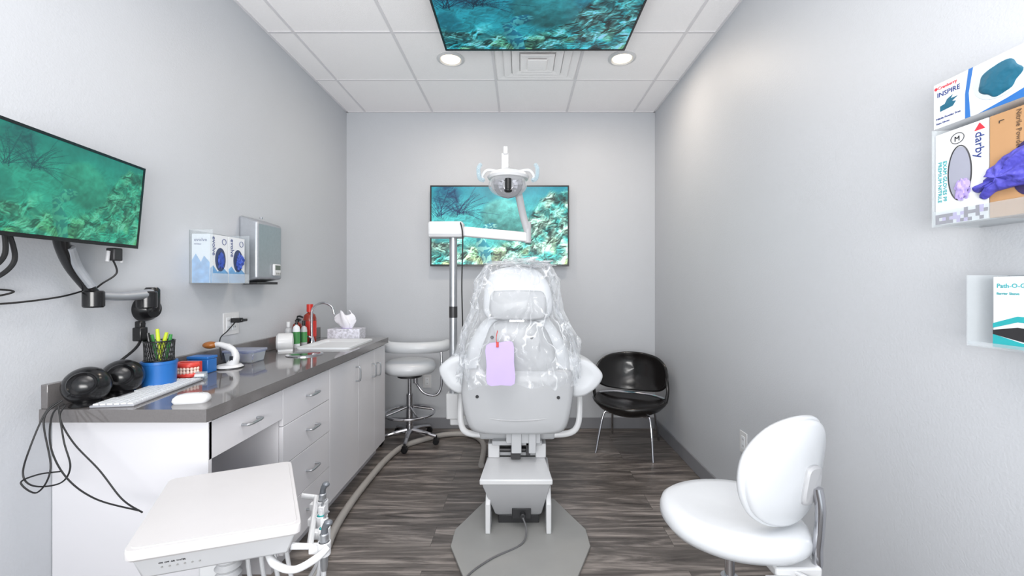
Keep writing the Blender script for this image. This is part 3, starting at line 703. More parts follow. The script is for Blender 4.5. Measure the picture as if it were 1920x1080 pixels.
# ------------------------------------------------------------------ glove boxes
def holder(name, x_wall, sx, y0, y1, z0, z1, depth, label, lip=0.05, cat="glove box holder"):
    h = thing(name, (x_wall, (y0+y1)/2, z0), label, cat)
    xf_ = x_wall+sx*depth; t = 0.003
    part(h, "back_plate", [box(x_wall, y0, z0, x_wall+sx*t, y1, z1)], M_clear)
    part(h, "shelf", [box(x_wall, y0, z0, xf_, y1, z0+t)], M_clear)
    part(h, "side_plate", [box(x_wall, y0, z0+t, xf_, y0+t, z1)], M_clear)
    part(h, "side_plate", [box(x_wall, y1-t, z0+t, xf_, y1, z1)], M_clear)
    part(h, "front_lip", [box(xf_-sx*t, y0+t, z0+t, xf_, y1-t, z0+lip)], M_clear)
    return h
holder("glove_box_holder", XL, 1, 2.012, 2.285, 1.312, 1.57, 0.112, "clear acrylic holder with two glove boxes on the wall")
for i in range(2):
    y0 = 2.020+0.130*i; xb = XL+0.006; xfr = XL+0.094; z0 = 1.3155; h = 0.236; w = 0.124
    g = thing("glove_box", (XL+0.05, y0+w/2, z0), "white and blue glove box, " + ("blue glove poking out" if i else "handwriting by the opening"), "glove box", "glove boxes in the wall holder")
    part(g, "carton", [box(xb, y0, z0, xfr, y0+w, z0+h)], M_card, bevel=0.001)
    Mf = frame((xfr, y0, z0), (0, 1, 0), (0, 0, 1))
    part(g, "printed_wave", [polyd(Mf, [(0, 0), (w, 0), (w, 0.05), (0.09, 0.075), (0.05, 0.055), (0.02, 0.085), (0, 0.07)])], M_skyb, smooth=False)
    part(g, "opening", [oval(Mf, 0.07, 0.115, 0.036, 0.058, 0.0012)], M_darkhole)
    part(g, "glove", [blob(tuple(Mf @ Vector((0.072, 0.11, 0.001 if i == 0 else 0.006))), (0.006 if i == 0 else 0.018, 0.020, 0.036), 0.5, 2.5, i+1)], M_nitrile)
    Mt = Mf @ Matrix.Translation((0.014, h-0.01, 0)) @ Matrix.Rotation(math.radians(-90), 4, 'Z')
    part(g, "lettering", [text("evolve", 0.036, Mt)], M_navy, smooth=False)
    part(g, "handwriting", [xf(tube([(0.096+0.014*math.cos(a), 0.205+0.014*math.sin(a), 0.0012) for a in [2*math.pi*q/16 for q in range(16)]], 0.0012, closed=True, per=2, n=5), Mf)], M_navy)
    if i == 0:
        Me = frame((xb, y0, z0), (1, 0, 0), (0, 0, 1))
        part(g, "printed_mountain", [polyd(Me, [(0.002, 0.0), (0.086, 0.0), (0.086, 0.10), (0.06, 0.13), (0.045, 0.10), (0.02, 0.14), (0.002, 0.11)])], M_skyb, smooth=False)
        part(g, "lettering", [text("evolve", 0.024, Me @ Matrix.Translation((0.012, 0.20, 0)))], M_navy, smooth=False)
        part(g, "lettering", [text("NITRILE", 0.010, Me @ Matrix.Translation((0.012, 0.183, 0)))], M_navy, smooth=False)

XH = 1.10
holder("glove_box_holder", XR, -1, 0.845, 1.122, 1.458, 1.715, 0.128, "clear acrylic wall holder carrying glove boxes", lip=0.04)
def gbox(name, y_far, w, z0, h, m, label):
    g = thing(name, ((XH+XR)/2, y_far-w/2, z0), label, "glove box", "glove boxes by the stool")
    part(g, "carton", [box(XH, y_far-w, z0, XR-0.006 if z0 < 1.6 else XR-0.03, y_far, z0+h)], m, bevel=0.001)
    return g, frame((XH, y_far, z0), (0, -1, 0), (0, 0, 1))
R90 = Matrix.Rotation(math.radians(-90), 4, 'Z')
g, Mf = gbox("glove_box", 1.117, 0.126, 1.462, 0.238, M_card, "white and lavender nitrile glove box with a violet cuff showing")
part(g, "opening", [oval(Mf, 0.062, 0.125, 0.026, 0.065, 0.0012)], mat("box_opening", C(150, 153, 168), 0.7))
part(g, "oval_rim", [xf(tube([(0.062+0.028*math.cos(a), 0.125+0.068*math.sin(a), 0.001) for a in [2*math.pi*i/20 for i in range(20)]], 0.0012, closed=True, per=2, n=6), Mf)], M_dark)
part(g, "glove", [blob(tuple(Mf @ Vector((0.070, 0.080, 0.002))), (0.006, 0.015, 0.024), 0.4, 2.5, 5)], M_lavp)
part(g, "lettering", [text("darby", 0.028, Mf @ Matrix.Translation((0.099, 0.212, 0)) @ R90)], M_navy, smooth=False)
part(g, "lettering", [text("PREMIUM NITRILE", 0.0135, Mf @ Matrix.Translation((0.008, 0.165, 0)) @ R90)], M_tealp, smooth=False)
part(g, "lettering", [text("EXAM GLOVES PF", 0.0135, Mf @ Matrix.Translation((0.021, 0.165, 0)) @ R90)], M_tealp, smooth=False)
part(g, "printed_arrow", [polyd(Mf, [(0.096, 0.216), (0.108, 0.233), (0.120, 0.216)])], M_redp, smooth=False)
part(g, "handwriting", [text("M", 0.018, Mf @ Matrix.Translation((0.049, 0.206, 0))), xf(tube([(0.057+0.016*math.cos(a), 0.213+0.013*math.sin(a), 0.0012) for a in [2*math.pi*i/20 for i in range(20)]], 0.0008, closed=True, per=2, n=5), Mf)], M_black, smooth=False)
px = []; px2 = []
for i in range(14):
    for j in range(4):
        if random.random() < 0.72-0.1*j: (px if random.random() < 0.6 else px2).append(rectd(Mf, 0.001+i*0.0089, 0.002+j*0.0085, 0.001+(i+1)*0.0089, 0.002+(j+1)*0.0085, 0.0006+0.0002*random.random()))
part(g, "printed_pixels", px, M_pixel, smooth=False); part(g, "printed_pixels", px2, M_lavp, smooth=False)
g, Mf = gbox("glove_box", 0.988, 0.126, 1.462, 0.238, M_kraft, "brown kraft glove box with violet gloves spilling out")
part(g, "opening", [oval(Mf, 0.075, 0.10, 0.032, 0.06, 0.0012)], M_pixel)
gctrl = [(0.11, 0.150), (0.07, 0.148), (0.035, 0.135), (0.012, 0.118), (0.004, 0.108), (-0.004, 0.098), (0.006, 0.094), (-0.012, 0.086), (-0.030, 0.074), (-0.022, 0.064), (-0.004, 0.070), (-0.010, 0.060), (-0.016, 0.050), (-0.004, 0.046), (0.014, 0.058), (0.03, 0.060), (0.06, 0.062), (0.10, 0.066), (0.12, 0.09), (0.12, 0.13)]
gdef = lambda q: (q.x, q.y, 0.002+max(0, q.z)*(1+0.9*noise.noise(Vector((q.x*60, q.y*70, 3))))+0.006*max(0, noise.noise(Vector((q.x*35, q.y*90, 1)))))
part(g, "glove", [pillow(gctrl, [(1, 0.0), (0.97, 0.006), (0.88, 0.010), (0.72, 0.013), (0.5, 0.016), (0.28, 0.016), (0, 0.014)], Mf, per=5, deform=gdef)], M_purple, angle=70)
part(g, "lettering", [text("Nitrile Powder Free", 0.0145, Mf @ Matrix.Translation((0.054, 0.233, 0)) @ R90)], mat("brown_print", C(96, 74, 56), 0.7), smooth=False)
part(g, "lettering", [text("L", 0.015, Mf @ Matrix.Translation((0.020, 0.222, 0)) @ R90)], M_dark, smooth=False)
g, Mf = gbox("glove_box", 1.122, 0.24, 1.717, 0.118, M_card, "white and blue glove box, dark teal glove in its opening")
part(g, "printed_swoosh", [polyd(Mf, [(0.080, 0.0), (0.092, 0.0), (0.088, 0.06), (0.098, 0.118), (0.088, 0.118), (0.080, 0.06)]), polyd(Mf, [(0.11, 0.0), (0.24, 0.0), (0.24, 0.03), (0.17, 0.012)])], M_blue, smooth=False)
part(g, "opening", [oval(Mf, 0.155, 0.066, 0.056, 0.046, 0.0012)], mat("opening_film", C(190, 200, 206), 0.4))
part(g, "glove", [blob(tuple(Mf @ Vector((0.153, 0.064, 0.0))), (0.006, 0.044, 0.037), 0.14, 1.6, 21)], M_teal)
part(g, "lettering", [text("Cranberry", 0.0115, Mf @ Matrix.Translation((0.012, 0.101, 0)))], M_redp, smooth=False)
part(g, "printed_dot", [oval(Mf, 0.007, 0.105, 0.004, 0.004)], M_redp)
part(g, "lettering", [text("INSPIRE", 0.0175, Mf @ Matrix.Translation((0.010, 0.081, 0)))], M_navy, smooth=False)
part(g, "lettering", [text("Nitrile Powder Free", 0.0075, Mf @ Matrix.Translation((0.008, 0.022, 0)))], M_navy, smooth=False)
part(g, "lettering", [text("Exam Gloves", 0.0065, Mf @ Matrix.Translation((0.008, 0.010, 0)))], M_navy, smooth=False)
part(g, "printed_hand", [polyd(Mf, [(0.018, 0.042), (0.05, 0.045), (0.058, 0.055), (0.048, 0.058), (0.062, 0.066), (0.045, 0.066), (0.05, 0.074), (0.036, 0.068), (0.03, 0.058), (0.018, 0.056)])], M_teal, smooth=False)

holder("pamphlet_holder", XR, -1, 0.84, 1.056, 1.155, 1.33, 0.105, "clear acrylic wall holder with a box inside", lip=0.012, cat="holder")
g = thing("pouch_box", (1.17, 0.91, 1.159), "white and teal product box in the clear wall holder", "box")
part(g, "carton", [box(1.125, 0.85, 1.159, XR-0.006, 1.003, 1.325)], M_card, bevel=0.001)
Mf = frame((1.125, 1.003, 1.159), (0, -1, 0), (0, 0, 1))
part(g, "printed_wave", [polyd(Mf, [(0, 0.0), (0.15, 0.0), (0.15, 0.02), (0.06, 0.015), (0, 0.03)]), polyd(Mf, [(0, 0.045), (0.05, 0.062), (0.15, 0.055), (0.15, 0.07), (0.05, 0.075), (0, 0.056)])], M_tealp, smooth=False)
part(g, "printed_block", [polyd(Mf, [(0, 0.03), (0.06, 0.018), (0.15, 0.022), (0.15, 0.04), (0.05, 0.05), (0, 0.04)])], M_dark, smooth=False)
part(g, "lettering", [text("Path-O-Guard", 0.0145, Mf @ Matrix.Translation((0.008, 0.140, 0)))], M_tealp, smooth=False)
part(g, "lettering", [text("Barrier Sleeve", 0.008, Mf @ Matrix.Translation((0.008, 0.124, 0)))], M_tealp, smooth=False)

# ------------------------------------------------------------------ dental chair
dc = thing("dental_chair", (-0.02, 2.25, 0), "white dental patient chair on a grey octagonal base plate", "dental chair")
CX = -0.022
octo = [(-0.2, 2.54), (0.2, 2.54), (0.345, 2.22), (0.345, 2.08), (0.21, 1.76), (-0.21, 1.76), (-0.345, 2.08), (-0.345, 2.22)]
part(dc, "base_plate", [prism(octo, 0, 0.018)], M_grey, bevel=0.003)
def yzplate(x0, x1, pts):
    return loft([[(x0, y, z) for y, z in pts], [(x1, y, z) for y, z in pts]])
fl = [(2.175, 0.018), (2.50, 0.018), (2.50, 0.285), (2.26, 0.285), (2.175, 0.17)]
part(dc, "side_plate", [yzplate(-0.182, -0.156, fl)], M_white, bevel=0.004)
part(dc, "side_plate", [yzplate(0.133, 0.159, fl)], M_white, bevel=0.004)
part(dc, "motor_cover", [prism([(-0.208, 2.13), (0.163, 2.13), (0.140, 2.42), (-0.190, 2.42)], 0.292, 0.320)], M_white, bevel=0.006)
part(dc, "motor_housing", [loft([[(-0.120, 2.29, 0.055), (0.095, 2.29, 0.055), (0.095, 2.48, 0.055), (-0.120, 2.48, 0.055)], [(-0.136, 2.24, 0.09), (0.112, 2.24, 0.09), (0.112, 2.48, 0.09), (-0.136, 2.48, 0.09)], [(-0.192, 2.145, 0.275), (0.150, 2.145, 0.275), (0.150, 2.48, 0.275), (-0.192, 2.48, 0.275)], [(-0.195, 2.14, 0.293), (0.153, 2.14, 0.293), (0.153, 2.48, 0.293), (-0.195, 2.48, 0.293)]])], M_lgrey, bevel=0.005)
part(dc, "foot_block", [box(-0.12, 2.28, 0.018, 0.10, 2.48, 0.06)], M_dark, bevel=0.003)
part(dc, "power_socket", [box(-0.045, 2.215, 0.075, 0.055, 2.27, 0.130), cyl((0.012, 2.215, 0.10), (0.012, 2.185, 0.10), 0.015)], M_dark, bevel=0.003)
part(dc, "linkage_arm", [box(-0.185, 2.40, 0.32, -0.12, 2.62, 0.40)], M_white, bevel=0.005)
part(dc, "linkage_arm", [box(0.085, 2.40, 0.32, 0.145, 2.62, 0.40)], M_white, bevel=0.005)
part(dc, "cross_bar", [box(-0.13, 2.43, 0.321, 0.10, 2.52, 0.36)], M_shell, bevel=0.004)
part(dc, "pivot", [cyl((-0.16, 2.42, 0.36), (0.13, 2.42, 0.36), 0.014), box(-0.055, 2.36, 0.33, 0.0, 2.43, 0.40), box(0.03, 2.36, 0.35, 0.055, 2.43, 0.42)], M_dark, bevel=0.002)
part(dc, "back_bracket", [box(-0.05, 2.31, 0.38, 0.005, 2.345, 0.58), box(0.045, 2.31, 0.38, 0.085, 2.345, 0.56), box(-0.08, 2.325, 0.43, 0.11, 2.42, 0.49), box(-0.16, 2.36, 0.405, 0.12, 2.62, 0.43)], M_shell, bevel=0.004)
part(dc, "lift_arm", [loft([[(-0.14, 2.42, 0.08), (0.10, 2.42, 0.08), (0.10, 2.52, 0.08), (-0.14, 2.52, 0.08)], [(-0.14, 2.62, 0.42), (0.10, 2.62, 0.42), (0.10, 2.78, 0.42), (-0.14, 2.78, 0.42)]])], M_shell, bevel=0.006)
part(dc, "seat_frame", [box(-0.24, 2.40, 0.42, 0.20, 3.10, 0.49)], M_shell, bevel=0.02, seg=4)
def padz(x0, x1, y0, y1, z0, z1, r=0.09):
    w = rr(x0, y0, x1, y1, r, 0)
    return pillow([(p[0], p[1]) for p in w], [(0, z0), (0.93, z0), (1, z0+(z1-z0)*0.3), (1, z0+(z1-z0)*0.6), (0.94, z0+(z1-z0)*0.9), (0.8, z1), (0, z1+0.005)], smooth=False)
part(dc, "seat", [padz(-0.28, 0.24, 2.42, 3.05, 0.49, 0.60)], M_vinyl, angle=60)
part(dc, "legrest", [padz(-0.23, 0.19, 3.03, 3.68, 0.46, 0.56), box(-0.15, 3.0, 0.43, 0.11, 3.5, 0.465)], M_vinyl, angle=60)

SH = [(0, -0.040), (0.55, -0.038), (0.88, -0.034), (0.96, -0.024), (1.0, -0.004), (1.0, 0.02), (0.9, 0.03), (0, 0.03)]
def yz(Y): return Matrix(((1, 0, 0, 0), (0, 0, 1, Y), (0, 1, 0, 0), (0, 0, 0, 1)))
lower = [(-0.318, 0.80), (-0.30, 0.838), (-0.15, 0.845), (0.12, 0.845), (0.265, 0.835), (0.288, 0.80), (0.292, 0.72), (0.27, 0.58), (0.235, 0.505), (0.16, 0.487), (-0.02, 0.484), (-0.19, 0.487), (-0.27, 0.51), (-0.305, 0.58), (-0.325, 0.70)]
part(dc, "lower_back_shell", [pillow(lower, SH, yz(2.32))], M_shell, angle=60)
part(dc, "shell_seam", [tube([(-0.303, 2.306, 0.60), (-0.15, 2.284, 0.578), (-0.02, 2.280, 0.572), (0.12, 2.284, 0.578), (0.268, 2.306, 0.60)], 0.004, n=8)], M_lgrey)
upper = [(-0.24, 0.80), (-0.225, 0.92), (-0.19, 1.02), (-0.16, 1.085), (-0.10, 1.115), (0.06, 1.115), (0.12, 1.085), (0.16, 1.02), (0.195, 0.92), (0.21, 0.80), (0.10, 0.79), (-0.13, 0.79)]
part(dc, "upper_back_shell", [pillow(upper, SH, yz(2.33))], M_shell, angle=60)
cush = [(-0.30, 0.60), (-0.315, 0.78), (-0.30, 0.93), (-0.255, 1.04), (-0.19, 1.12), (-0.10, 1.15), (0.06, 1.15), (0.15, 1.12), (0.215, 1.04), (0.265, 0.93), (0.28, 0.78), (0.265, 0.60), (0.1, 0.57), (-0.13, 0.57)]
part(dc, "backrest_cushion", [pillow(cush, [(0, 0), (0.9, 0.0), (1, 0.02), (1, 0.06), (0.9, 0.09), (0, 0.10)], yz(2.34))], M_vinyl, angle=60)
part(dc, "headrest_bar", [box(-0.06, 2.30, 1.08, 0.02, 2.33, 1.2)], M_chrome)
head = [(-0.195, 1.14), (-0.205, 1.22), (-0.19, 1.31), (-0.15, 1.375), (-0.08, 1.402), (0.03, 1.402), (0.10, 1.38), (0.155, 1.31), (0.178, 1.22), (0.165, 1.14), (0.10, 1.115), (-0.13, 1.115)]
part(dc, "headrest", [pillow(head, [(0, -0.015), (0.8, -0.014), (0.94, -0.008), (1, 0.008), (1, 0.05), (0.9, 0.08), (0, 0.09)], yz(2.30))], M_vinyl, angle=60)
hp = [(-0.16, 1.135), (-0.168, 1.20), (-0.155, 1.262), (-0.11, 1.275), (0.07, 1.275), (0.125, 1.262), (0.14, 1.20), (0.13, 1.135), (0.08, 1.118), (-0.11, 1.118)]
part(dc, "headrest_plate", [pillow(hp, [(0, -0.015), (0.88, -0.014), (0.96, -0.009), (1, 0.0), (1, 0.012), (0, 0.012)], yz(2.277))], M_shell, angle=60)
for x, z in [(-0.235, 0.70), (0.205, 0.695), (-0.155, 1.02), (0.06, 1.02)]:
    part(dc, "screw", [lathe([(0.0, -0.014), (0.006, -0.014), (0.009, -0.01), (0.009, 0.006)], (x, 2.290 if z < 0.9 else 2.298, z), n=16, axis='Y')], M_dark)
AP = [(0, 0.008), (0.6, 0.006), (0.85, 0.0), (0.96, 0.010), (1, 0.03), (0.96, 0.20), (0.85, 0.30), (0, 0.33)]
armL = [(-0.462, 0.826), (-0.43, 0.872), (-0.375, 0.902), (-0.30, 0.912), (-0.235, 0.905), (-0.205, 0.86), (-0.215, 0.79), (-0.25, 0.725), (-0.31, 0.690), (-0.375, 0.700), (-0.43, 0.75)]
armR = [(0.466, 0.786), (0.44, 0.835), (0.39, 0.875), (0.315, 0.898), (0.235, 0.897), (0.20, 0.86), (0.205, 0.79), (0.235, 0.715), (0.29, 0.675), (0.36, 0.678), (0.43, 0.725)]
part(dc, "armrest", [pillow(armL, AP, yz(2.36))], M_vinyl, angle=60)
part(dc, "armrest", [pillow(armR, AP, yz(2.36))], M_vinyl, angle=60)
part(dc, "armrest_bracket", [tube([(-0.345, 2.52, 0.70), (-0.352, 2.49, 0.62), (-0.345, 2.45, 0.50), (-0.30, 2.42, 0.455), (-0.18, 2.42, 0.445)], 0.018, n=14, flat=0.7)], M_white)
part(dc, "armrest_bracket", [tube([(0.345, 2.52, 0.68), (0.350, 2.49, 0.62), (0.335, 2.45, 0.50), (0.28, 2.42, 0.455), (0.14, 2.42, 0.445)], 0.018, n=14, flat=0.7)], M_white)
cable("power_cable", [(0.012, 2.182, 0.10), (0.03, 2.15, 0.05), (0.0, 2.08, 0.0225), (-0.13, 1.98, 0.0225), (-0.22, 1.88, 0.0225), (-0.25, 1.80, 0.0225), (-0.27, 1.7, 0.006)], 0.0042, "grey power cable lying across the chair base plate", m=mat("cable_grey", C(96, 96, 98), 0.5))

# plastic cover
def drape():
    loops = []; n = 190
    prof = [(1.438, 0.02, 0.02), (1.434, 0.10, 0.05), (1.414, 0.19, 0.085), (1.34, 0.232, 0.110), (1.25, 0.242, 0.118), (1.16, 0.255, 0.115), (1.08, 0.295, 0.118), (1.0, 0.332, 0.122), (0.92, 0.354, 0.125), (0.86, 0.360, 0.130), (0.785, 0.350, 0.138)]
    P = []
    for i in range(len(prof)-1):
        for s in range(9):
            t = s/9; P.append(tuple(prof[i][k]*(1-t)+prof[i+1][k]*t for k in range(3)))
    P.append(prof[-1])
    for i, (z, rx, ry) in enumerate(P):
        l = []
        for j in range(n):
            a = 2*math.pi*j/n
            c_, s_ = math.cos(a), math.sin(a)
            q = Vector((c_*2.0, s_*2.0, z*3+c_))
            rid = 1-abs(2*noise.noise(Vector((c_*2.9+z*1.5, s_*2.9, z*1.8+3))))
            rid2 = 1-abs(2*noise.noise(Vector((c_*5.0-z*3, s_*5.0, z*4.0+9))))
            rid3 = 1-abs(2*noise.noise(Vector((c_*9+z*4, s_*9, z*8+1))))
            d = 1+0.10*noise.noise(q)+0.12*(rid-0.7)+0.08*(rid2-0.7)+0.025*(rid3-0.7)
            e = 0.62
            cx = math.copysign(abs(c_)**e, c_); sy = math.copysign(abs(s_)**e, s_)
            zz = z+0.18*noise.noise(Vector((c_*3, s_*3, 7)))*(1.43-z)
            l.append((CX+rx*cx*d, 2.335+ry*sy*(d+0.25*(d-1)), zz))
        loops.append(l)
    return loft(loops, cap=False)
pcv = thing("plastic_cover", (CX, 2.335, 1.0), "crinkled clear plastic sleeve pulled over the chair headrest and back", "plastic cover")
part(pcv, "sleeve", [drape()], M_film, angle=50)
part(pcv, "gathered_top", [blob((0.0, 2.33, 1.425), (0.12, 0.07, 0.022), 0.8, 2.6, 4, 60, 30)], M_film, angle=70)
sl = thing("paper_slip", (-0.115, 2.19, 0.92), "lilac paper slip clipped on the plastic cover of the chair", "paper slip")
Mp = frame((-0.17, 2.165, 0.795), (1, 0, 0.02), (0, 0, 1))
part(sl, "paper", [xf(pillow([(0, 0), (0.07, -0.006), (0.139, 0.0), (0.136, 0.11), (0.130, 0.212), (0.065, 0.214), (-0.006, 0.20), (-0.004, 0.10)], [(0, 0), (1, 0), (1, 0.001), (0, 0.001)], per=3), Mp)], M_lilac, smooth=False)
part(sl, "string", [tube([(-0.12, 2.163, 0.99), (-0.125, 2.16, 1.03), (-0.118, 2.17, 1.07)], 0.002, n=6)], M_red)
part(sl, "clip", [box(-0.125, 2.158, 0.985, -0.112, 2.172, 1.012)], M_red, bevel=0.002)

# ------------------------------------------------------------------ dental light
dl = thing("dental_light", (-0.423, 2.65, 0.45), "white dental operating light on a jointed arm and silver pole", "dental light")
part(dl, "pole", [cyl((-0.423, 2.65, 0.50), (-0.423, 2.65, 1.62), 0.0245)], M_steel)
part(dl, "pole_collar", [cyl((-0.423, 2.65, 1.10), (-0.423, 2.65, 1.17), 0.026)], M_dark)
part(dl, "mounting_bracket", [box(-0.462, 2.61, 0.47, -0.385, 2.69, 0.63), box(-0.44, 2.62, 0.43, -0.23, 2.68, 0.475)], M_white, bevel=0.008)
part(dl, "arm_hub", [box(-0.575, 2.60, 1.605, -0.355, 2.70, 1.70)], M_white, bevel=0.018, seg=4)
part(dl, "hub_trim", [box(-0.57, 2.598, 1.60, -0.36, 2.702, 1.622)], M_lgrey, bevel=0.006)
part(dl, "horizontal_arm", [loft([[(-0.37, 2.625, 1.61), (-0.37, 2.675, 1.61), (-0.37, 2.675, 1.672), (-0.37, 2.625, 1.672)], [(0.045, 2.63, 1.575), (0.045, 2.67, 1.575), (0.045, 2.67, 1.635), (0.045, 2.63, 1.635)]])], M_white, bevel=0.008)
part(dl, "elbow_joint", [cyl((0.045, 2.65, 1.57), (0.045, 2.65, 1.70), 0.022)], M_lgrey)
part(dl, "upper_arm", [tube([(0.045, 2.65, 1.64), (0.015, 2.62, 1.74), (-0.01, 2.57, 1.85), (-0.03, 2.56, 1.94)], 0.023, n=14, flat=0.8)], M_lgrey)
hx, hy, hz = -0.073, 2.48, 1.905
part(dl, "yoke", [tube([(-0.03, 2.56, 1.94), (-0.06, 2.57, 1.99), (-0.085, 2.55, 2.05), (-0.09, 2.50, 2.10)], 0.012, n=12), box(-0.112, 2.47, 1.97, -0.07, 2.51, 2.08), box(-0.10, 2.455, 2.07, -0.075, 2.50, 2.115)], M_white, bevel=0.004)
part(dl, "head_housing", [lathe([(0.085, 0.0), (0.118, 0.008), (0.125, 0.022), (0.11, 0.042), (0.07, 0.055), (0.03, 0.075), (0, 0.078)], (hx, hy+0.03, hz+0.020))], M_white)
part(dl, "head_back", [ell((hx, hy+0.055, hz), (0.105, 0.045, 0.068))], M_lgrey)
part(dl, "lens_shield", [ell((hx-0.002, hy-0.005, hz-0.014), (0.114, 0.085, 0.072))], M_shield)
part(dl, "reflector", [lathe([(0.0, 0.024), (0.03, 0.020), (0.06, 0.008), (0.082, -0.012), (0.086, -0.022), (0.080, -0.012), (0.058, 0.004), (0.03, 0.014), (0, 0.017)], (hx, hy+0.0, hz-0.010), n=16, axis='Y')], M_chrome, smooth=False)
part(dl, "lamp_shade", [cyl((hx+0.003, hy-0.095, hz-0.066), (hx+0.003, hy-0.090, hz+0.002), 0.019), ell((hx+0.003, hy-0.095, hz-0.066), (0.023, 0.023, 0.012))], M_black)
for sgn in (-1, 1):
    bx = hx+sgn*0.12
    part(dl, "handle_bracket", [tube([(hx+sgn*0.05, hy, hz+0.065), (bx, hy, hz+0.075), (bx+sgn*0.03, hy-0.01, hz+0.04), (bx+sgn*0.022, hy-0.02, hz+0.01)], 0.009, n=10)], M_white)
    part(dl, "grip", [tube([(bx+sgn*0.022, hy-0.02, hz+0.01), (bx+sgn*0.045, hy-0.04, hz+0.02), (bx+sgn*0.05, hy-0.05, hz+0.07), (bx+sgn*0.04, hy-0.03, hz+0.10)], 0.012, n=10)], M_cblue)
cable("lamp_cable", [(-0.37, 2.59, 1.69), (-0.355, 2.585, 1.6), (-0.36, 2.585, 1.3), (-0.355, 2.585, 1.0), (-0.365, 2.59, 0.8), (-0.37, 2.60, 0.64)], 0.004, "thin black cable hanging beside the lamp pole")

# ------------------------------------------------------------------ hose on the floor
pts = [(-0.28, 3.0, 0.022), (-0.30, 3.4, 0.022), (-0.42, 3.60, 0.022), (-0.62, 3.62, 0.022), (-0.79, 3.51, 0.022), (-0.93, 3.35, 0.022), (-0.985, 3.12, 0.022), (-1.00, 2.85, 0.022), (-1.00, 2.5, 0.022), (-0.975, 2.2, 0.022), (-0.92, 1.92, 0.022), (-0.90, 1.6, 0.022), (-0.90, 1.45, 0.022)]
solo("supply_hose", [tube(pts, 0.0215, n=14)], M_hose, (-0.28, 3.0, 0.022), "thick grey supply hose curving across the floor beside the cabinets", "hose")

# ------------------------------------------------------------------ stools
def castor_base(root, c, R, m, n=5, a0=90, h=0.10):
    legs = []
    for i in range(n):
        a = math.radians(a0+360*i/n); x, y = math.cos(a), math.sin(a)
        legs.append(tube([(c[0]+0.02*x, c[1]+0.02*y, h), (c[0]+R*0.6*x, c[1]+R*0.6*y, h*0.85), (c[0]+R*x, c[1]+R*y, 0.065)], [0.022, 0.017, 0.013], n=10))
    part(root, "star_base", legs+[cyl((c[0], c[1], 0.07), (c[0], c[1], 0.15), 0.03)], m)
    for i in range(n):
        a = math.radians(a0+360*i/n); x, y = c[0]+R*math.cos(a), c[1]+R*math.sin(a)
        part(root, "castor", [cyl((x, y-0.014, 0.025), (x, y-0.003, 0.025), 0.025, n=20), cyl((x, y+0.003, 0.025), (x, y+0.014, 0.025), 0.025, n=20), cyl((x, y, 0.03), (x, y, 0.075), 0.008), box(x-0.02, y-0.01, 0.03, x+0.02, y+0.01, 0.054)], M_black)
sx, sy = -0.92, 3.50
st = thing("assistant_stool", (sx, sy, 0), "tall white stool with chrome foot ring and curved body support", "stool")
castor_base(st, (sx, sy), 0.235, M_chrome, a0=-85)
part(st, "gas_column", [cyl((sx, sy, 0.10), (sx, sy, 0.40), 0.027), cyl((sx, sy, 0.40), (sx, sy, 0.58), 0.016)], M_chrome)
part(st, "foot_ring", [tube([(sx+0.2*math.cos(a), sy+0.2*math.sin(a), 0.245) for a in [2*math.pi*i/24 for i in range(24)]], 0.011, closed=True, per=3)] +
     [tube([(sx, sy, 0.30), (sx+0.1*math.cos(a), sy+0.1*math.sin(a), 0.27), (sx+0.2*math.cos(a), sy+0.2*math.sin(a), 0.245)], 0.008) for a in (0.5, 2.1, 3.7, 5.3)], M_chrome)
part(st, "seat", [lathe([(0, 0.575), (0.15, 0.575), (0.195, 0.585), (0.215, 0.615), (0.215, 0.64), (0.20, 0.668), (0.15, 0.682), (0, 0.686)], (sx, sy, 0), n=48)], M_vinyl, angle=60)
part(st, "seat_plate", [cyl((sx, sy, 0.545), (sx, sy, 0.578), 0.10)], M_dark)
arc = [(sx+0.045+0.25*math.cos(a), sy+0.03+0.17*math.sin(a), 0.800) for a in [math.radians(d) for d in range(-178, 1, 20)]]
arc.append((sx+0.30, sy+0.06, 0.800))
part(st, "body_support", [tube(arc, 0.046, n=18, per=5)], M_vinyl)
part(st, "support_rod", [tube([(sx+0.05, sy, 0.50), (sx+0.12, sy-0.03, 0.42), (sx+0.22, sy-0.04, 0.40), (sx+0.265, sy-0.03, 0.46), (sx+0.27, sy-0.02, 0.6), (sx+0.26, sy+0.0, 0.78)], 0.011, n=12),
                         cyl((sx+0.05, sy, 0.49), (sx+0.05, sy, 0.55), 0.02)], M_chrome)

ox, oy = 0.68, 1.37
os_ = thing("operator_stool", (ox, oy, 0), "white vinyl operator stool with an oval backrest and chrome bar", "stool")
castor_base(os_, (ox, oy), 0.25, M_chrome, a0=20)
part(os_, "gas_column", [cyl((ox, oy, 0.10), (ox, oy, 0.36), 0.027), cyl((ox, oy, 0.36), (ox, oy, 0.52), 0.015)], M_chrome)
seat_o = [(ox+0.195, oy-0.02), (ox+0.17, oy+0.11), (ox+0.08, oy+0.175), (ox-0.06, oy+0.175), (ox-0.18, oy+0.11), (ox-0.22, oy-0.01), (ox-0.19, oy-0.13), (ox-0.08, oy-0.215), (ox+0.07, oy-0.225), (ox+0.16, oy-0.16)]
part(os_, "seat", [pillow(seat_o, [(0, 0.528), (0.8, 0.528), (0.93, 0.535), (1, 0.554), (1, 0.570), (0.97, 0.588), (0.90, 0.600), (0.75, 0.603), (0.4, 0.596), (0, 0.592)])], M_vinyl, angle=60)
part(os_, "seat_mechanism", [box(ox-0.08, oy-0.10, 0.495, ox+0.10, oy+0.08, 0.529), box(ox+0.03, oy-0.20, 0.49, ox+0.16, oy-0.08, 0.518)], M_white, bevel=0.006)
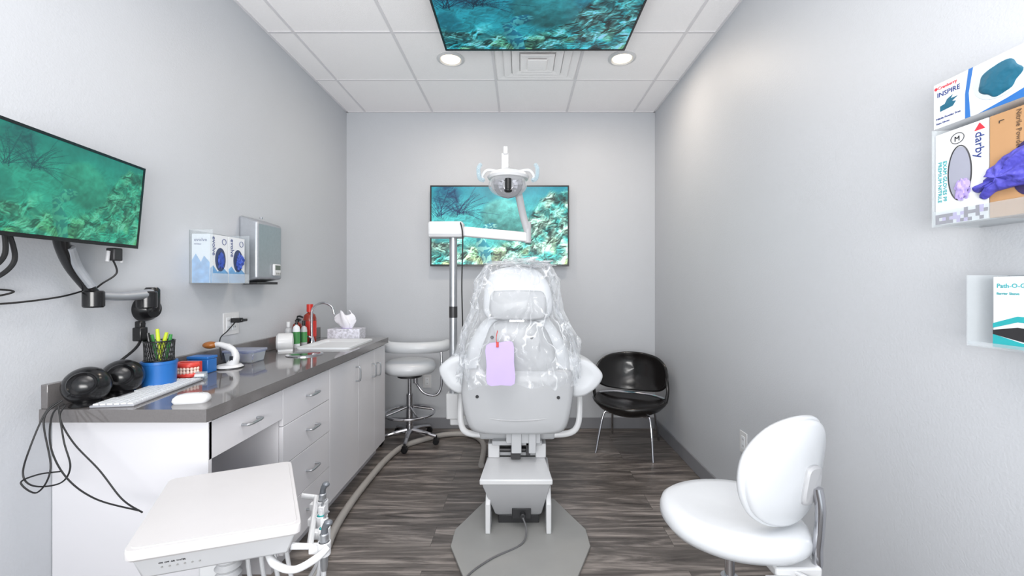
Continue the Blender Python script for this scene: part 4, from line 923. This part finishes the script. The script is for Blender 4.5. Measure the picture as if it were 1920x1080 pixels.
part(os_, "adjustment_lever", [tube([(ox+0.05, oy-0.12, 0.505), (ox+0.10, oy-0.22, 0.505), (ox+0.13, oy-0.25, 0.50)], 0.007), box(ox+0.0, oy-0.26, 0.49, ox+0.07, oy-0.2, 0.50)], M_white)
bc = Vector((0.775, 1.20, 0.768)); nrm = Vector((0.36, -0.93, 0.0)).normalized(); rgt = Vector((0.93, 0.36, 0)).normalized()
up = (Vector((0, 0, 1))+nrm*0.10+rgt*0.10).normalized()
rgt = (rgt-up*rgt.dot(up)).normalized()
Mb = Matrix.Identity(4)
nn = rgt.cross(up)
for i in range(3): Mb[i][0] = rgt[i]; Mb[i][1] = up[i]; Mb[i][2] = nn[i]; Mb[i][3] = bc[i]
bo = [(0.150, -0.05), (0.158, 0.03), (0.145, 0.11), (0.085, 0.158), (-0.01, 0.160), (-0.095, 0.125), (-0.15, 0.05), (-0.156, -0.04), (-0.12, -0.12), (-0.05, -0.157), (0.04, -0.157), (0.115, -0.12)]
bend = lambda q: (q.x, q.y, q.z-1.3*q.x*q.x-0.2*q.y*q.y)
part(os_, "backrest", [pillow(bo, [(0, -0.032), (0.5, -0.032), (0.88, -0.030), (0.97, -0.022), (1, -0.010), (0.99, 0.0), (0.965, 0.001)], Mb, deform=bend)], M_vinyl, angle=60)
part(os_, "backrest_shell", [pillow([(a*0.945, b*0.945) for a, b in bo], [(1, -0.004), (1, 0.008), (0.985, 0.014), (0.93, 0.018), (0.5, 0.021), (0, 0.022)], Mb, deform=bend)], M_vinyl, angle=60)
brk = [(0.095, -0.075), (0.10, -0.01), (0.085, 0.025), (0.03, 0.028), (0.02, -0.01), (0.03, -0.08)]
part(os_, "backrest_bracket", [pillow(brk, [(0, 0.034), (0.88, 0.033), (1, 0.027), (1, 0.0), (0, 0.0)], Mb, deform=bend)], M_lgrey, angle=40)
b0 = Mb @ Vector((0.068, -0.05, 0.034))
part(os_, "backrest_bar", [tube([b0+Vector((0, 0, 0.02)), b0+Vector((0.004, -0.006, -0.04)), b0+Vector((-0.004, -0.006, -0.14)), b0+Vector((-0.012, 0.0, -0.21)), Vector((ox+0.09, oy-0.12, 0.505))], 0.0135, n=12)], M_chrome)

# ------------------------------------------------------------------ black guest chair
gc = thing("guest_chair", (0.885, 3.40, 0), "black leather tub chair with rounded back and chrome legs", "chair", rz=-25)
bk = [(0.292, 0.58), (0.272, 0.66), (0.21, 0.712), (0.11, 0.734), (0, 0.740), (-0.11, 0.734), (-0.21, 0.712), (-0.272, 0.66), (-0.292, 0.58), (-0.272, 0.50), (-0.19, 0.448), (0, 0.428), (0.19, 0.448), (0.272, 0.50)]
part(gc, "backrest", [pillow(bk, [(0, 0.024), (0.3, 0.022), (0.55, 0.016), (0.78, 0.004), (0.92, -0.008), (0.98, -0.008), (1, 0.002), (0.98, 0.016), (0.9, 0.028), (0.5, 0.046), (0, 0.052)], yz(0.12),
      deform=lambda q: (q.x, q.y, q.z-1.8*q.x*q.x+0.24*(q.y-0.45)))], M_blk_lea, world=False, angle=85)
so = [(0.290*math.cos(a), 0.250*math.sin(a)) for a in [2*math.pi*i/14 for i in range(14)]]
part(gc, "seat", [pillow(so, [(0, -0.095), (0.3, -0.092), (0.6, -0.078), (0.85, -0.048), (0.97, -0.016), (1.0, 0.0), (0.975, 0.012), (0.90, 0.010), (0.65, -0.012), (0.3, -0.024), (0, -0.026)],
      deform=lambda q: (q.x, q.y-0.05, 0.372+q.z+0.30*q.x*q.x+0.30*max(0, q.y)**2))], M_blk_lea, world=False, angle=85)
part(gc, "connecting_strip", [tube([(-0.26, 0.02, 0.408), (-0.15, 0.09, 0.412), (0, 0.12, 0.408), (0.15, 0.09, 0.412), (0.26, 0.02, 0.408)], 0.010, n=10)], M_chrome, world=False)
part(gc, "side_strap", [tube([(-0.276, 0.02, 0.57), (-0.290, -0.03, 0.48), (-0.278, -0.05, 0.395)], 0.013, n=10)], M_blk_lea, world=False)
part(gc, "side_strap", [tube([(0.276, 0.02, 0.57), (0.290, -0.03, 0.48), (0.278, -0.05, 0.395)], 0.013, n=10)], M_blk_lea, world=False)
for x0, y0, x1, y1 in [(-0.17, -0.16, -0.22, -0.24), (0.17, -0.16, 0.21, -0.24), (-0.16, 0.12, -0.2, 0.24), (0.16, 0.12, 0.19, 0.24)]:
    part(gc, "leg", [tube([(x0*0.3, y0*0.5, 0.288), (x0*0.8, y0*0.9, 0.300), (x0*1.05, y0*1.05, 0.28), (x1, y1, 0.0)], 0.0095, n=12, per=6)], M_chrome, world=False)

# ------------------------------------------------------------------ delivery unit
du = thing("dental_delivery_unit", (-0.78, 1.1, 0), "white dental instrument delivery table on a stand", "instrument table")
top = [(-0.838, 0.884), (-0.515, 0.992), (-0.735, 1.352), (-1.02, 1.225)]
cxm = sum(p[0] for p in top)/4; cym = sum(p[1] for p in top)/4
topr = roundpoly(top, 0.020)
def ins(s, P=topr): return [(cxm+(x-cxm)*s, cym+(y-cym)*s) for x, y in P]
M_tray = mat("tray_grey", C(194, 192, 193), 0.32, var=0.01)
part(du, "work_surface", [loft([[(x, y, 0.716) for x, y in ins(0.97)], [(x, y, 0.722) for x, y in ins(0.998)], [(x, y, 0.726) for x, y in ins(1.0)], [(x, y, 0.738) for x, y in ins(1.0)], [(x, y, 0.741) for x, y in ins(0.995)], [(x, y, 0.742) for x, y in ins(0.988)]])], M_tray, angle=25)
part(du, "tray_mat", [loft([[(x, y, 0.742) for x, y in ins(0.945)], [(x, y, 0.7432) for x, y in ins(0.94)]])], M_tray, smooth=False)
part(du, "control_body", [prism(ins(0.84, top), 0.662, 0.717, ins(0.93, top))], M_lgrey, bevel=0.006)
fr = ins(0.93, top); fb = ins(0.84, top)
f0 = Vector((fb[0][0], fb[0][1], 0.662)); f1 = Vector((fb[1][0], fb[1][1], 0.662)); dr = (f1-f0).normalized()
upv = Vector((fr[0][0], fr[0][1], 0.717))-f0; upv = (upv-dr*upv.dot(dr)).normalized()
Mk = frame(f0, dr, upv)
for i in range(6): part(du, "button", [oval(Mk, 0.04+0.014*i, 0.026, 0.0018, 0.0018, 0.002)], M_grey)
part(du, "lettering", [text("ON  OFF  AIR  WATER", 0.005, Mk, 0.035, 0.036)], M_dark, smooth=False)
part(du, "stand_column", [box(-0.86, 1.12, 0.04, -0.79, 1.19, 0.665)], M_white, bevel=0.01)
part(du, "stand_foot", [lathe([(0.16, 0), (0.16, 0.02), (0.10, 0.045), (0, 0.05)], (-0.80, 1.145, 0))], M_white)
part(du, "grip_bar", [tube([(-0.625, 1.04, 0.655), (-0.585, 1.0, 0.645), (-0.53, 0.985, 0.640), (-0.49, 1.01, 0.650), (-0.47, 1.03, 0.665)], [0.008, 0.009, 0.008, 0.009, 0.007], n=12)], M_white)
part(du, "bellows_tube", [lathe([(0.022 if i % 2 else 0.030, 0.22+0.0100*i) for i in range(45)], (-0.735, 1.06, 0), n=20)], M_lgrey)
hl = [(-0.487, 1.045), (-0.515, 1.105), (-0.550, 1.165), (-0.585, 1.245)]
part(du, "holder_rail", [tube([(-0.56, 1.03, 0.668), (-0.52, 1.04, 0.66), (-0.62, 1.28, 0.66), (-0.66, 1.27, 0.67)], 0.008, smooth=False)], M_white)
M_tealm = mat("teal_mark", C(30, 150, 150), 0.4)
for x, y in hl:
    part(du, "instrument_holder", [lathe([(0.012, 0), (0.0155, 0.002), (0.0155, 0.035), (0.012, 0.035), (0.012, 0.002)], (x, y, 0.635), n=20), box(x-0.035, y-0.009, 0.642, x-0.011, y+0.009, 0.662)], M_white, bevel=0.002)
for i, (x, y) in enumerate(hl):
    x2 = -0.70+0.022*i; y2 = 1.09+0.02*i
    part(du, "instrument_tubing", [tube([(x, y, 0.60), (x-0.01, y, 0.50), (x-0.05, y+0.01, 0.42), (x2+0.03, y2, 0.44), (x2, y2, 0.55), (x2-0.01, y2, 0.664)], 0.0055, n=10)], M_lgrey)
h0 = thing("dental_handpiece", (hl[0][0], hl[0][1], 0.598), "metal and grey dental handpiece resting upright in its holder", "dental handpiece", "handpieces in the holders")
part(h0, "grip", [lathe([(0.0065, 0.0), (0.009, 0.01), (0.0095, 0.055), (0.008, 0.065), (0.0105, 0.07), (0.0105, 0.09), (0.007, 0.094)], n=20)], M_steel, world=False)
part(h0, "tip", [tube([(0, 0, 0.09), (0.002, 0, 0.106), (0.008, 0, 0.116)], [0.0085, 0.008, 0.009], n=12), ell((0.010, 0, 0.118), (0.011, 0.009, 0.008))], mat("grey_tip", C(104, 108, 114), 0.35, 0.4), world=False)
dup(h0, (hl[3][0], hl[3][1], 0.598))
sy0 = thing("dental_syringe", (hl[1][0], hl[1][1], 0.598), "white air and water syringe resting in its holder", "dental syringe", "syringes in the holders")
part(sy0, "syringe_body", [lathe([(0.007, 0), (0.010, 0.01), (0.010, 0.07), (0.007, 0.078), (0.007, 0.090)], n=18), box(-0.008, -0.006, 0.075, 0.009, 0.006, 0.096)], M_white, world=False, bevel=0.002)
part(sy0, "colour_ring", [lathe([(0.0102, 0.066), (0.0108, 0.067), (0.0108, 0.073), (0.0102, 0.074)], n=18)], M_tealm, world=False)
part(sy0, "nozzle", [tube([(0, 0, 0.092), (0.004, 0, 0.106), (0.012, 0, 0.114)], 0.003)], M_steel, world=False)
dup(sy0, (hl[2][0], hl[2][1], 0.598))

# ------------------------------------------------------------------ lights and world
def area(name, loc, size, power, col=(1, 1, 1), rx=0, ry=0, sy=None):
    l = bpy.data.lights.new(name, 'AREA'); l.energy = power; l.size = size; l.color = col
    if sy: l.shape = 'RECTANGLE'; l.size_y = sy
    o = bpy.data.objects.new(name, l); o.location = loc; o.rotation_euler = (math.radians(rx), math.radians(ry), 0); COL.objects.link(o); return o
for x, y in ((-0.486, 2.93), (0.703, 2.92)):
    area("downlight_lamp", (x, y, ZC-0.03), 0.13, 8, (1.0, 0.85, 0.70))
area("overhead_fill_lamp", (-0.2, 0.9, ZC-0.03), 1.2, 18, (1.0, 0.97, 0.94), sy=0.6)  # added unseen fill under the ceiling, brightens the near part of the room
area("overhead_fill_lamp", (-0.2, -0.4, ZC-0.03), 1.2, 7, (0.98, 0.98, 1.0), sy=0.6)  # second added fill, unseen, overhead behind the viewpoint
# added unseen fill behind the viewpoint, aimed up to brighten the ceiling
area("bounce_fill_lamp", (-0.15, -0.75, 1.3), 1.6, 86, (1.0, 0.985, 0.97), rx=130, sy=0.9)
w = bpy.data.worlds.new("world"); scene.world = w; w.use_nodes = True
w.node_tree.nodes["Background"].inputs[0].default_value = (0.86, 0.94, 1.0, 1)
w.node_tree.nodes["Background"].inputs[1].default_value = 1.25

# ------------------------------------------------------------------ camera
cam = bpy.data.cameras.new("camera"); cam.sensor_width = 36; cam.lens = 790/1920*36
cam.shift_x = -16/1920; cam.shift_y = -6/1920; cam.clip_start = 0.02
co = bpy.data.objects.new("camera", cam); co.location = (0, 0, 1.306); co.rotation_euler = (math.radians(90), 0, 0)
COL.objects.link(co); scene.camera = co
scene.view_settings.view_transform = 'Standard'
scene.view_settings.look = 'None'
